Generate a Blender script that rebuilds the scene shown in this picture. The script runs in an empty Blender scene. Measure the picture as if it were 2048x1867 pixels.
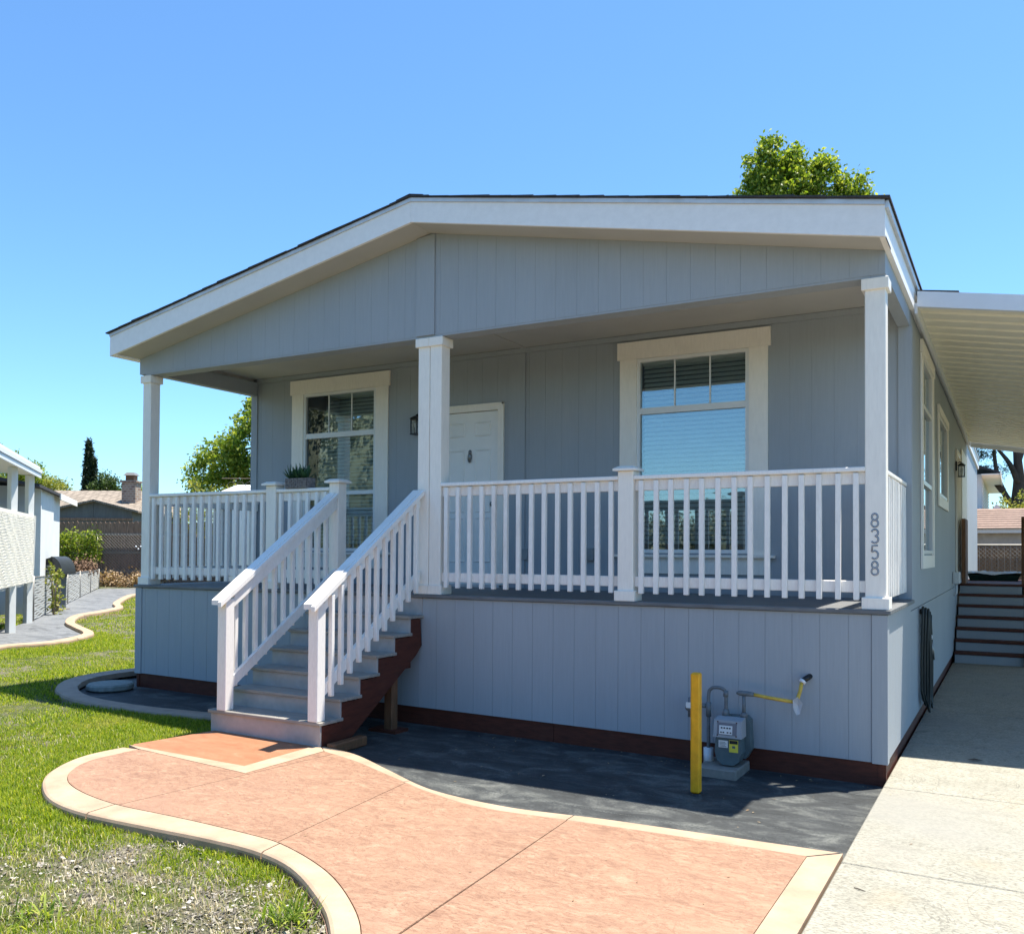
import bpy, math, random
import numpy as np
from mathutils import Vector, Matrix, noise
R = math.radians
rng = np.random.default_rng(7); random.seed(7)
scn = bpy.context.scene
col = scn.collection

# ------------------------------------------------------------------ camera
pitch, roll, yaw = R(1.1118), R(0.3405), R(29.2103)
fw = Vector((-math.sin(yaw)*math.cos(pitch), math.cos(yaw)*math.cos(pitch), math.sin(pitch)))
rt = Vector((math.cos(yaw), math.sin(yaw), 0)); up = rt.cross(fw)
rt2 = rt*math.cos(roll)+up*math.sin(roll); up2 = up*math.cos(roll)-rt*math.sin(roll)
cam = bpy.data.cameras.new('camera'); camo = bpy.data.objects.new('camera', cam); col.objects.link(camo)
m = Matrix((rt2, up2, -fw)).transposed().to_4x4(); m.translation = Vector((0.8078, -7.0158, 1.6881))
camo.matrix_world = m
cam.sensor_width = 36; cam.lens = 1792.8/2048*36; cam.shift_y = (1067.85-933.5)/2048
cam.clip_start = 0.05; cam.clip_end = 2000
scn.camera = camo

# ------------------------------------------------------------------ sky, sun, exposure
SUN = Vector((0.20, 0.228, 1.0)).normalized()
el = math.asin(SUN.z); az = math.atan2(SUN.x, SUN.y)
w = bpy.data.worlds.new('World'); scn.world = w; w.use_nodes = True
nt = w.node_tree; nt.nodes.clear()
out = nt.nodes.new('ShaderNodeOutputWorld'); bg = nt.nodes.new('ShaderNodeBackground'); sky = nt.nodes.new('ShaderNodeTexSky')
sky.sky_type = 'NISHITA'; sky.sun_disc = False; sky.sun_elevation = el; sky.sun_rotation = az
sky.air_density = 1.0; sky.dust_density = 0.3; sky.ozone_density = 5.0; sky.altitude = 50
bg.inputs['Strength'].default_value = 0.108
tint = nt.nodes.new('ShaderNodeMix'); tint.data_type = 'RGBA'; tint.blend_type = 'MULTIPLY'; tint.inputs[0].default_value = 1.0
tint.inputs[7].default_value = (.62, .83, .93, 1)      # camera white balance: a deeper, cyan-blue clear sky, even over the whole dome
nt.links.new(sky.outputs[0], tint.inputs[6]); nt.links.new(tint.outputs[2], bg.inputs['Color']); nt.links.new(bg.outputs[0], out.inputs['Surface'])
sl = bpy.data.lights.new('sun', 'SUN'); sl.energy = 4.5; sl.angle = R(0.53); sl.color = (1.0, 0.94, 0.83)
so = bpy.data.objects.new('sun', sl); col.objects.link(so); so.rotation_euler = SUN.to_track_quat('Z', 'Y').to_euler(); so.location = (5, 5, 20)
scn.view_settings.view_transform = 'Standard'; scn.view_settings.look = 'None'
scn.view_settings.exposure = 1.34; scn.view_settings.gamma = 1.0; scn.view_settings.use_curve_mapping = False
scn.render.engine = 'CYCLES'; scn.cycles.use_denoising = True
scn.cycles.max_bounces = 8; scn.cycles.transparent_max_bounces = 24; scn.cycles.caustics_reflective = False; scn.cycles.caustics_refractive = False

# ------------------------------------------------------------------ materials
def lin(c): return tuple(c)+(1.0,)
class NT:
    def __init__(s, name):
        s.m = bpy.data.materials.new(name); s.m.use_nodes = True; s.t = s.m.node_tree; s.t.nodes.clear()
        s.out = s.n('ShaderNodeOutputMaterial')
    def n(s, k, **kw):
        x = s.t.nodes.new(k)
        for a, b in kw.items(): setattr(x, a, b)
        return x
    def l(s, a, b): s.t.links.new(a, b)
    def pos(s, scale=(1, 1, 1), rot=(0, 0, 0)):
        g = s.n('ShaderNodeNewGeometry'); mp = s.n('ShaderNodeMapping'); mp.inputs['Scale'].default_value = scale; mp.inputs['Rotation'].default_value = rot
        s.l(g.outputs['Position'], mp.inputs['Vector']); return mp.outputs[0]
    def noise(s, scale, detail=4, rough=.55, vec=None, dist=0):
        x = s.n('ShaderNodeTexNoise'); x.inputs['Scale'].default_value = scale; x.inputs['Detail'].default_value = detail; x.inputs['Roughness'].default_value = rough; x.inputs['Distortion'].default_value = dist
        s.l(vec if vec is not None else s.pos(), x.inputs['Vector']); return x.outputs['Fac']
    def ramp(s, fac, stops):
        x = s.n('ShaderNodeValToRGB'); e = x.color_ramp.elements
        while len(e) < len(stops): e.new(0.5)
        for i, (p, c) in enumerate(stops): e[i].position = p; e[i].color = lin(c) if len(c) == 3 else c
        s.l(fac, x.inputs[0]); return x.outputs[0]
    def mix(s, fac, a, b, mode='MIX'):
        x = s.n('ShaderNodeMix'); x.data_type = 'RGBA'; x.blend_type = mode
        for sock, v in ((x.inputs[0], fac), (x.inputs[6], a), (x.inputs[7], b)):
            if hasattr(v, 'links'): s.l(v, sock)
            elif isinstance(v, (int, float)): sock.default_value = v
            else: sock.default_value = lin(v)
        return x.outputs[2]
    def math(s, op, a, b=None):
        x = s.n('ShaderNodeMath', operation=op)
        for sock, v in ((x.inputs[0], a), (x.inputs[1], b)):
            if v is None: continue
            if hasattr(v, 'links'): s.l(v, sock)
            else: sock.default_value = v
        return x.outputs[0]
    def bsdf(s, color, rough=.6, metal=0, spec=.4, bump=None, bstr=.3, bdist=.004):
        b = s.n('ShaderNodeBsdfPrincipled')
        for k, v in (('Base Color', color), ('Roughness', rough)):
            if hasattr(v, 'links'): s.l(v, b.inputs[k])
            elif isinstance(v, (int, float)): b.inputs[k].default_value = v
            else: b.inputs[k].default_value = lin(v)
        b.inputs['Metallic'].default_value = metal; b.inputs['Specular IOR Level'].default_value = spec
        if bump is not None:
            bp = s.n('ShaderNodeBump'); bp.inputs['Strength'].default_value = bstr; bp.inputs['Distance'].default_value = bdist
            s.l(bump, bp.inputs['Height']); s.l(bp.outputs[0], b.inputs['Normal'])
        s.l(b.outputs[0], s.out.inputs[0]); return b

def plain(name, c, rough=.6, var=.12, scale=6, stretch=(1, 1, 1), metal=0, spec=.4, bscale=None, bstr=.25, bdist=.003, dirt=None):
    t = NT(name); v = t.pos(stretch)
    f = t.noise(scale, 5, .6, v)
    a = tuple(x*(1-var) for x in c); b = tuple(min(1, x*(1+var)) for x in c)
    cc = t.ramp(f, [(.3, a), (.7, b)])
    if dirt:
        f2 = t.noise(1.7, 6, .65, t.pos((1, 1, .5)))
        cc = t.mix(t.ramp(f2, [(.55, (0, 0, 0)), (.75, (dirt[1],)*3)]), cc, dirt[0])
    t.bsdf(cc, rough, metal, spec, t.noise(bscale, 4, .6, v) if bscale else None, bstr, bdist)
    return t.m

def siding_mat(name, c, grain=1.0):
    t = NT(name); v = t.pos((26, 26, 1.2)); f = t.noise(3, 5, .65, v)
    big = t.noise(.9, 4, .6, t.pos((1, 1, .35)))
    a = t.mix(t.ramp(f, [(.3, (0, 0, 0)), (.75, (1, 1, 1))]), tuple(x*.95 for x in c), tuple(x*1.04 for x in c))
    a = t.mix(t.ramp(big, [(.35, (.9, .9, .9)), (.65, (1.04, 1.04, 1.04))]), a, a)
    k = t.mix(1.0, a, t.ramp(big, [(.3, (.9, .91, .92)), (.7, (1, 1, 1))]), 'MULTIPLY')
    t.bsdf(k, .62, 0, .35, f, .5*grain, .003); return t.m

SIDE = siding_mat('siding_paint', (.375, .405, .43))
TRIM = plain('white_trim_paint', (.92, .86, .77), .5, .04, 9, (6, 6, 1), bscale=14, bstr=.08, dirt=((.52, .46, .39), .25))
RAILW = plain('white_rail_paint', (.90, .86, .81), .5, .06, 12, (8, 8, 1.5), bscale=25, bstr=.15, dirt=((.50, .42, .34), .4))
FASC = plain('fascia_paint', (.90, .87, .84), .5, .04, 5, (3, 3, 3), bscale=30, bstr=.05)
DOORW = plain('door_paint', (.88, .86, .82), .4, .03, 5)
VINYL = plain('vinyl_frame', (.80, .80, .78), .35, .02, 5)
CEIL = plain('porch_ceiling_paint', (.50, .485, .45), .6, .05, 2, bscale=40, bstr=.08)
DECK = plain('deck_board', (.15, .155, .16), .55, .25, 5, (1, 9, 9), bscale=9, bstr=.2)
TREAD = plain('tread_board', (.30, .28, .25), .6, .22, 5, (1, 9, 9), bscale=12, bstr=.2, dirt=((.12, .11, .10), .5))
RISER = plain('riser_paint', (.40, .375, .36), .6, .12, 5, (2, 2, 2), bscale=16, bstr=.15, dirt=((.30, .27, .25), .5))
REDW = plain('redwood_stain', (.085, .020, .010), .6, .3, 5, (1.5, 1.5, 9), bscale=14, bstr=.25, dirt=((.14, .06, .035), .35))
BROWN = plain('brown_wood', (.16, .075, .035), .65, .3, 5, (6, 6, 1), bscale=16, bstr=.25)
SHING = plain('roof_shingle', (.045, .045, .05), .85, .35, 14, bscale=60, bstr=.5, bdist=.004)
DRIP = plain('drip_edge_metal', (.62, .62, .62), .35, .12, 3, (2, 2, 2), metal=.3)
YEL = plain('yellow_paint', (.74, .37, .01), .5, .16, 14, bscale=40, bstr=.4, dirt=((.42, .20, .03), .8))
YELP = plain('yellow_coated_pipe', (.62, .40, .06), .5, .22, 14, dirt=((.35, .25, .10), .6))
METER = plain('meter_grey_paint', (.085, .125, .135), .5, .14, 10, dirt=((.18, .18, .16), .5))
METERL = plain('meter_light_plate', (.33, .35, .37), .45, .08, 10)
PIPE = plain('pipe_grey_paint', (.13, .15, .16), .5, .2, 18, dirt=((.30, .27, .24), .7))
PAPER = plain('white_label', (.74, .74, .72), .6, .03, 5)
TAGY = plain('yellow_label', (.72, .62, .07), .6, .05, 5)
BLK = plain('black_metal', (.012, .012, .013), .4, .1, 5)
INK = plain('black_print', (.02, .02, .02), .7, 0, 5)
PVC = plain('pvc_white', (.72, .73, .74), .4, .03, 5)
RUBBER = plain('dark_hose_rubber', (.02, .026, .024), .45, .25, 10)
CONC = plain('pad_concrete', (.24, .22, .19), .85, .2, 12, bscale=60, bstr=.35)
STONE = plain('pale_stone', (.22, .24, .22), .85, .2, 18, bscale=70, bstr=.4)
DIG = plain('brushed_nickel', (.42, .45, .50), .35, .08, 20, metal=.7)
DIGD = plain('dark_digit_edge', (.09, .11, .14), .5, .05, 8)
BRASS = plain('pewter', (.20, .20, .20), .35, .1, 8, metal=.8)
PANW = plain('carport_panel', (.90, .85, .70), .45, .04, 5)
CARF = plain('carport_fascia', (.74, .76, .80), .4, .03, 5)
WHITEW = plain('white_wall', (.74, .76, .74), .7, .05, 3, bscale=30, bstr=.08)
SHADEW = plain('shade_tinted_wall', (.46, .50, .54), .7, .05, 3)  # shade of the white home's end wall put into the colour
FENCE = plain('weathered_board', (.27, .165, .105), .8, .4, 3, (9, 9, 1), bscale=20, bstr=.3)
FENCER = plain('weathered_rail', (.30, .23, .17), .8, .25, 6, (1, 1, 6))
WIRE = plain('galvanised_wire', (.26, .25, .23), .45, .1, 5, metal=.5)
LATT = plain('white_lattice', (.85, .82, .73), .6, .12, 20)
WHSLAT = plain('white_fence_slat', (.60, .63, .62), .5, .15, 14)
BLKP = plain('black_plastic', (.03, .034, .036), .45, .15, 7)
GREYP = plain('grey_unit_metal', (.11, .13, .14), .5, .12, 7)
GRN = plain('dark_green_plastic', (.012, .035, .028), .45, .15, 6)
TARP = plain('pale_cover', (.40, .42, .40), .5, .2, 6, bscale=12, bstr=.4)
BARK = plain('bark', (.075, .055, .04), .9, .35, 8, (3, 3, .6), bscale=14, bstr=.6, bdist=.02)
PALEB = plain('pale_bark', (.20, .16, .12), .9, .3, 8, (3, 3, .6), bscale=14, bstr=.5, bdist=.01)
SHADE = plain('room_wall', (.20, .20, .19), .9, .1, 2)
BLIND = plain('blind_slat_vinyl', (.74, .75, .72), .3, .03, 5, spec=.6)
WOVEN = plain('planter_weave', (.20, .18, .17), .8, .4, 40, bscale=60, bstr=.6)
BRKWALL = plain('dark_gable_board', (.14, .145, .14), .8, .15, 3, (4, 4, .6))
SOILP = plain('potting_soil', (.04, .03, .02), .95, .3, 30)

def glass_mat():
    t = NT('window_glass'); tr = t.n('ShaderNodeBsdfTransparent'); tr.inputs[0].default_value = (.90, .95, .93, 1)
    gl = t.n('ShaderNodeBsdfGlossy'); gl.inputs['Roughness'].default_value = .012; gl.inputs['Color'].default_value = (.86, .95, 1, 1)
    fr = t.n('ShaderNodeFresnel'); fr.inputs['IOR'].default_value = 1.5
    wv = t.noise(2.2, 2, .5); bp = t.n('ShaderNodeBump'); bp.inputs['Strength'].default_value = .02; bp.inputs['Distance'].default_value = .02
    t.l(wv, bp.inputs['Height']); t.l(bp.outputs[0], gl.inputs['Normal'])
    f = t.math('ADD', fr.outputs[0], .15)
    mx = t.n('ShaderNodeMixShader'); t.l(f, mx.inputs[0]); t.l(tr.outputs[0], mx.inputs[1]); t.l(gl.outputs[0], mx.inputs[2])
    t.l(mx.outputs[0], t.out.inputs[0]); return t.m
GLASS = glass_mat()
def lampglass():
    t = NT('lamp_glass'); tr = t.n('ShaderNodeBsdfTransparent'); tr.inputs[0].default_value = (.85, .88, .9, 1)
    gl = t.n('ShaderNodeBsdfGlossy'); gl.inputs['Roughness'].default_value = .05
    mx = t.n('ShaderNodeMixShader'); mx.inputs[0].default_value = .25; t.l(tr.outputs[0], mx.inputs[1]); t.l(gl.outputs[0], mx.inputs[2]); t.l(mx.outputs[0], t.out.inputs[0]); return t.m
LGLASS = lampglass()

def stamped():
    t = NT('salmon_stamped_concrete')
    v = t.pos((1, 1.9, 1)); big = t.noise(1.1, 3, .6, v); mid = t.noise(6, 7, .7, v, 1.2); fine = t.noise(28, 5, .65, v, .8)
    c = t.ramp(mid, [(.28, (.17, .092, .06)), (.42, (.265, .15, .095)), (.55, (.315, .187, .12)), (.72, (.38, .255, .172))])
    c = t.mix(t.ramp(fine, [(.39, (.9, .9, .9)), (.5, (0, 0, 0))]), c, (.205, .11, .07))
    c = t.mix(t.ramp(big, [(.4, (0, 0, 0)), (.7, (.45, .45, .45))]), c, (.36, .215, .14))
    vn = t.noise(2.6, 6, .62, t.pos((1, 1.5, 1)), 1.6); rdg = t.math('ABSOLUTE', t.math('SUBTRACT', vn, .5))
    vein = t.ramp(rdg, [(0, (.34, .34, .34)), (.012, (.2, .2, .2)), (.035, (0, 0, 0))]); c = t.mix(vein, c, (.18, .095, .06))
    wr = t.noise(.7, 4, .6); c = t.mix(t.ramp(wr, [(.5, (0, 0, 0)), (.68, (.5, .5, .5))]), c, (.27, .16, .11))
    h = t.math('SUBTRACT', t.math('ADD', t.math('MULTIPLY', mid, 1.0), t.math('MULTIPLY', fine, .5)), vein)
    t.bsdf(c, .62, 0, .35, h, .5, .006); return t.m
STAMP = stamped()
def padm():
    t = NT('orange_stained_concrete'); v = t.pos((1, 2.2, 1)); mid = t.noise(5, 6, .65, v, .8)
    c = t.ramp(mid, [(.3, (.28, .115, .055)), (.6, (.34, .155, .08)), (.8, (.39, .21, .125))])
    t.bsdf(c, .55, 0, .4, mid, .3, .004); return t.m
PADM = padm()
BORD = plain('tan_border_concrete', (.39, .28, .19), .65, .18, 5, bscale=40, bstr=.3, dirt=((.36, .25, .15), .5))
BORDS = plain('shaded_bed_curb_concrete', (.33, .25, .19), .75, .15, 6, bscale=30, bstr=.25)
def drive():
    t = NT('driveway_concrete'); big = t.noise(1.1, 5, .65); fine = t.noise(45, 5, .7, t.pos((1, 2.4, 1))); mid = t.noise(7, 6, .7, t.pos((1, 1.8, 1)))
    c = t.ramp(big, [(.3, (.27, .26, .21)), (.5, (.325, .31, .255)), (.72, (.355, .32, .245))])
    c = t.mix(t.ramp(mid, [(.34, (.7, .7, .7)), (.54, (0, 0, 0))]), c, (.23, .22, .18))
    c = t.mix(t.ramp(fine, [(.40, (.8, .8, .8)), (.52, (0, 0, 0))]), c, (.14, .13, .105))
    cr = t.noise(.9, 6, .6, None, .8); rd = t.math('ABSOLUTE', t.math('SUBTRACT', cr, .47)); c = t.mix(t.ramp(rd, [(0, (.55, .55, .55)), (.0035, (0, 0, 0))]), c, (.10, .095, .08))
    ys_ = t.noise(1.6, 3, .5); c = t.mix(t.ramp(ys_, [(.62, (0, 0, 0)), (.78, (.35, .35, .35))]), c, (.34, .27, .17))
    st_ = t.noise(.55, 3, .5); c = t.mix(t.ramp(st_, [(.52, (0, 0, 0)), (.66, (.7, .7, .7))]), c, (.24, .235, .21))
    t.bsdf(c, .8, 0, .3, fine, .35, .003); return t.m
DRIVE = drive()
def asph(name, base, dusty):
    t = NT(name); v = t.pos((1, 1.8, 1)); a = t.noise(2.2, 6, .7, v, 1.0); f = t.noise(60, 5, .7)
    c = t.ramp(a, [(.36, tuple(x*.8 for x in base)), (.50, tuple(x*1.4 for x in base)), (.66, dusty)])
    c = t.mix(t.ramp(f, [(.35, (.6, .6, .6)), (.55, (0, 0, 0))]), c, tuple(x*.6 for x in base))
    t.bsdf(c, .7, 0, .3, f, .4, .004); return t.m
ASPH = asph('dark_sealed_paving', (.034, .037, .038), (.13, .135, .125))
ASPH2 = asph('grey_path_paving', (.12, .127, .135), (.21, .215, .22))
JOINT = plain('dusty_joint', (.34, .36, .34), .9, .2, 20)
ROAD = asph('street_asphalt', (.06, .06, .06), (.10, .10, .10))
def soil():
    t = NT('lawn_soil'); a = t.noise(3.0, 6, .7); f = t.noise(70, 6, .75); s = t.noise(170, 3, .6)
    c = t.ramp(f, [(.35, (.05, .042, .034)), (.5, (.13, .115, .09)), (.66, (.34, .30, .24))])
    c2 = t.ramp(f, [(.35, (.02, .035, .006)), (.65, (.09, .11, .02))])
    far = t.ramp(a, [(.4, (0, 0, 0)), (.6, (1, 1, 1))])
    c = t.mix(far, c, c2)
    c = t.mix(t.ramp(s, [(.66, (0, 0, 0)), (.72, (1, 1, 1))]), c, (.5, .46, .38))
    t.bsdf(c, .95, 0, .2, f, .7, .015); return t.m
SOIL = soil()
def leafmat(name, stops, trans=.35, patch=None, pscale=1.2):
    t = NT(name); g = t.n('ShaderNodeNewGeometry')
    c = t.ramp(g.outputs['Random Per Island'], stops)
    if patch:
        f = t.noise(pscale, 4, .6); c = t.mix(t.ramp(f, [(patch[1], (0, 0, 0)), (patch[2], (patch[3],)*3)]), c, patch[0])
    d = t.n('ShaderNodeBsdfPrincipled'); d.inputs['Roughness'].default_value = .5; d.inputs['Specular IOR Level'].default_value = .3
    tl = t.n('ShaderNodeBsdfTranslucent'); t.l(c, d.inputs['Base Color'])
    c2 = t.mix(1.0, c, (1.25, 1.2, .55), 'MULTIPLY'); t.l(c2, tl.inputs['Color'])
    mx = t.n('ShaderNodeMixShader'); mx.inputs[0].default_value = trans
    t.l(d.outputs[0], mx.inputs[1]); t.l(tl.outputs[0], mx.inputs[2]); t.l(mx.outputs[0], t.out.inputs[0]); return t.m
GRASS = leafmat('grass_blade', [(0, (.065, .13, .008)), (.35, (.18, .28, .015)), (.75, (.33, .41, .03)), (1, (.52, .50, .10))], .55, ((.46, .42, .14), .55, .74, .45), 1.5)
DRYG = leafmat('dry_grass_blade', [(0, (.26, .20, .10)), (.5, (.42, .36, .22)), (1, (.62, .56, .40))], .2)
CHIP = leafmat('pale_mulch_chip', [(0, (.07, .06, .05)), (.4, (.17, .15, .125)), (.75, (.34, .31, .26)), (1, (.60, .56, .48))], .05)
LEAF = leafmat('bright_leaf', [(0, (.07, .13, .014)), (.45, (.18, .28, .03)), (1, (.46, .50, .10))], .5)
LEAFD = leafmat('deep_green_leaf', [(0, (.02, .045, .01)), (.5, (.045, .085, .016)), (1, (.09, .14, .03))], .3)
LEAFY = leafmat('yellow_green_leaf', [(0, (.13, .17, .025)), (.5, (.26, .30, .055)), (1, (.42, .40, .12))], .45)
CYPR = leafmat('cypress_spray', [(0, (.010, .020, .008)), (.6, (.020, .036, .014)), (1, (.04, .06, .02))], .15)
PINE = leafmat('pine_needle', [(0, (.012, .028, .015)), (.6, (.028, .05, .022)), (1, (.06, .085, .03))], .2)
SUCC = leafmat('succulent_leaf', [(0, (.015, .06, .03)), (1, (.05, .13, .06))], .15)
DRYB = leafmat('dry_brush', [(0, (.20, .12, .06)), (.5, (.36, .25, .14)), (1, (.50, .38, .24))], .2)
def roofmat(name, c, sc):
    t = NT(name); b = t.n('ShaderNodeTexBrick'); b.inputs['Scale'].default_value = sc; b.inputs['Mortar Size'].default_value = .03
    b.inputs['Color1'].default_value = lin(c); b.inputs['Color2'].default_value = lin(tuple(x*1.35 for x in c)); b.inputs['Mortar'].default_value = lin(tuple(x*.5 for x in c))
    tc = t.n('ShaderNodeTexCoord'); t.l(tc.outputs['Generated'], b.inputs['Vector']); f = t.noise(5, 5, .7)
    cc = t.mix(1.0, b.outputs[0], t.ramp(f, [(.3, (.75, .75, .75)), (.7, (1.2, 1.2, 1.2))]), 'MULTIPLY')
    t.bsdf(cc, .9, 0, .2, f, .4, .02); return t.m
ROOFG = roofmat('grey_brown_shingles', (.24, .20, .16), 14)
def brickmat():
    t = NT('chimney_brick'); g = t.n('ShaderNodeNewGeometry'); sp = t.n('ShaderNodeSeparateXYZ'); t.l(g.outputs['Position'], sp.inputs[0])
    u = t.math('ADD', t.math('MULTIPLY', sp.outputs[0], .873), t.math('MULTIPLY', sp.outputs[1], .9)); cb = t.n('ShaderNodeCombineXYZ'); t.l(u, cb.inputs[0]); t.l(sp.outputs[2], cb.inputs[1])
    b = t.n('ShaderNodeTexBrick'); b.inputs['Scale'].default_value = 2.4; b.inputs['Mortar Size'].default_value = .035; t.l(cb.outputs[0], b.inputs['Vector'])
    b.inputs['Color1'].default_value = (.20, .12, .09, 1); b.inputs['Color2'].default_value = (.33, .24, .18, 1); b.inputs['Mortar'].default_value = (.36, .33, .29, 1)
    t.bsdf(b.outputs[0], .9, 0, .2); return t.m
BRICK = brickmat()
ROOFB = plain('brown_shingle', (.24, .165, .13), .85, .22, 7, bscale=40, bstr=.4)

# ------------------------------------------------------------------ mesh helpers
WO = {}
class MB:
    def __init__(s): s.v = []; s.f = []
    def add(s, vs, fs):
        k = len(s.v); s.v += [tuple(p) for p in vs]; s.f += [tuple(i+k for i in f) for f in fs]; return s
    def box(s, x0, x1, y0, y1, z0, z1, T=None):
        P = [(x, y, z) for x in (x0, x1) for y in (y0, y1) for z in (z0, z1)]
        if T: P = [T(*p) for p in P]
        F = [(0, 1, 3, 2), (4, 6, 7, 5), (0, 4, 5, 1), (2, 3, 7, 6), (0, 2, 6, 4), (1, 5, 7, 3)]
        return s.add(P, F)
    def cbox(s, x0, x1, y0, y1, z0, z1, c=.006):
        # box with chamfered edges
        import itertools
        cs = [(x0, x1), (y0, y1), (z0, z1)]; V = []; idx = {}
        for a in itertools.product((0, 1), repeat=3):
            for ax in range(3):
                p = [cs[i][a[i]] + (c if a[i] == 0 else -c)*(0 if i == ax else 1) for i in range(3)]
                idx[a+(ax,)] = len(V); V.append(p)
        F = []
        for ax in range(3):
            o = [i for i in range(3) if i != ax]
            for sd in (0, 1):
                q = []
                for u, v in ((0, 0), (1, 0), (1, 1), (0, 1)):
                    a = [0, 0, 0]; a[ax] = sd; a[o[0]] = u; a[o[1]] = v; q.append(idx[tuple(a)+(ax,)])
                F.append(tuple(q))
            for u in (0, 1):
                for v in (0, 1):
                    a = [0, 0, 0]; a[o[0]] = u; a[o[1]] = v; b = list(a); b[ax] = 1
                    F.append((idx[tuple(a)+(o[0],)], idx[tuple(b)+(o[0],)], idx[tuple(b)+(o[1],)], idx[tuple(a)+(o[1],)]))
        for a in itertools.product((0, 1), repeat=3): F.append(tuple(idx[a+(i,)] for i in range(3)))
        return s.add(V, F)
    def bar(s, a, b, wd, ht, upv=(0, 0, 1)):
        a = Vector(a); b = Vector(b); d = (b-a).normalized(); sd = d.cross(Vector(upv)).normalized(); u = sd.cross(d)
        P = [p + sd*sx*wd/2 + u*sz*ht/2 for p in (a, b) for sx in (-1, 1) for sz in (-1, 1)]
        return s.add(P, [(0, 1, 3, 2), (4, 6, 7, 5), (0, 4, 5, 1), (2, 3, 7, 6), (0, 2, 6, 4), (1, 5, 7, 3)])
    def tube(s, pts, r, n=8, cap=True):
        pts = [Vector(p) for p in pts]; rs = r if isinstance(r, (list, tuple)) else [r]*len(pts); rings = []
        prev = None
        for i, p in enumerate(pts):
            d = (pts[min(i+1, len(pts)-1)]-pts[max(i-1, 0)]).normalized()
            if prev is None: a = d.orthogonal().normalized()
            else: a = (prev - d*prev.dot(d)).normalized()
            prev = a; b = d.cross(a)
            rings.append([p + (a*math.cos(2*math.pi*k/n)+b*math.sin(2*math.pi*k/n))*rs[i] for k in range(n)])
        V = [q for rg in rings for q in rg]; F = []
        for i in range(len(pts)-1):
            for k in range(n): F.append((i*n+k, i*n+(k+1) % n, (i+1)*n+(k+1) % n, (i+1)*n+k))
        if cap: F += [tuple(range(n-1, -1, -1)), tuple(range((len(pts)-1)*n, len(pts)*n))]
        return s.add(V, F)
    def prism(s, poly, ztop, zbot):
        n = len(poly); zt = ztop if callable(ztop) else (lambda x, y: ztop); zb = zbot if callable(zbot) else (lambda x, y: zbot)
        V = [(x, y, zt(x, y)) for x, y in poly]+[(x, y, zb(x, y)) for x, y in poly]
        ar = sum(poly[i][0]*poly[(i+1) % n][1]-poly[(i+1) % n][0]*poly[i][1] for i in range(n))
        r_ = range(n); F = [tuple(r_) if ar > 0 else tuple(reversed(r_))]
        for i in r_:
            j = (i+1) % n; F.append((i, i+n, j+n, j) if ar > 0 else (j, j+n, i+n, i))
        return s.add(V, F)
    def ext(s, prof, axis, a0, a1):
        """profile polygon in the two other axes (y,z for axis x; x,z for axis y) extruded along axis"""
        n = len(prof); mk = (lambda a, p: (a, p[0], p[1])) if axis == 'x' else (lambda a, p: (p[0], a, p[1]))
        V = [mk(a0, p) for p in prof]+[mk(a1, p) for p in prof]
        F = [tuple(range(n)), tuple(range(2*n-1, n-1, -1))]+[(i, (i+1) % n, (i+1) % n+n, i+n) for i in range(n)]
        return s.add(V, F)
    def sphere(s, c, r, nu=10, nv=7):
        rx = r if isinstance(r, tuple) else (r, r, r); V = []; F = []
        for j in range(nv+1):
            th = math.pi*j/nv
            for i in range(nu):
                ph = 2*math.pi*i/nu; V.append((c[0]+rx[0]*math.sin(th)*math.cos(ph), c[1]+rx[1]*math.sin(th)*math.sin(ph), c[2]+rx[2]*math.cos(th)))
        for j in range(nv):
            for i in range(nu): F.append((j*nu+i, (j+1)*nu+i, (j+1)*nu+(i+1) % nu, j*nu+(i+1) % nu))
        return s.add(V, F)
    def mesh(s, name, mat, smooth=False):
        me = bpy.data.meshes.new(name); me.from_pydata(s.v, [], s.f)
        import bmesh as _b
        bm = _b.new(); bm.from_mesh(me); _b.ops.recalc_face_normals(bm, faces=bm.faces[:]); bm.to_mesh(me); bm.free()
        me.materials.append(mat)
        if smooth: me.polygons.foreach_set('use_smooth', [True]*len(me.polygons))
        me.update(); return me
    def build(s, name, mat, parent=None, smooth=False, **props):
        return put(s.mesh(name, mat, smooth), name, parent, (0, 0, 0), **props)
def tag(o, **p):
    for k, v in p.items():
        if v: o[k] = v
    return o
def put(me, name, parent=None, loc=(0, 0, 0), rot=None, **props):
    o = bpy.data.objects.new(name, me); col.objects.link(o); loc = Vector(loc); WO[o] = loc
    if parent is not None: o.parent = parent; o.location = loc-WO[parent]
    else: o.location = loc
    if rot: o.rotation_euler = rot
    return tag(o, **props)
def thing(name, loc, label, category, group=None):
    return put(None, name, None, loc, label=label, category=category, group=group)
def box(x0, x1, y0, y1, z0, z1, T=None): return MB().box(x0, x1, y0, y1, z0, z1, T)
def cbox(*a, c=.006): return MB().cbox(*a, c=c)
def npmesh(name, V, F, mat, parent=None, smooth=False, **props):
    """V (n,3) floats, F (m,k) ints with k equal for all"""
    me = bpy.data.meshes.new(name); V = np.asarray(V, np.float32); F = np.asarray(F, np.int32); k = F.shape[1]
    me.vertices.add(len(V)); me.vertices.foreach_set('co', V.ravel())
    me.loops.add(F.size); me.loops.foreach_set('vertex_index', F.ravel())
    me.polygons.add(len(F)); me.polygons.foreach_set('loop_start', np.arange(0, F.size, k, dtype=np.int32))
    me.update(calc_edges=True); me.materials.append(mat)
    if smooth: me.polygons.foreach_set('use_smooth', np.ones(len(F), bool))
    return put(me, name, parent, (0, 0, 0), **props)
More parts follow.
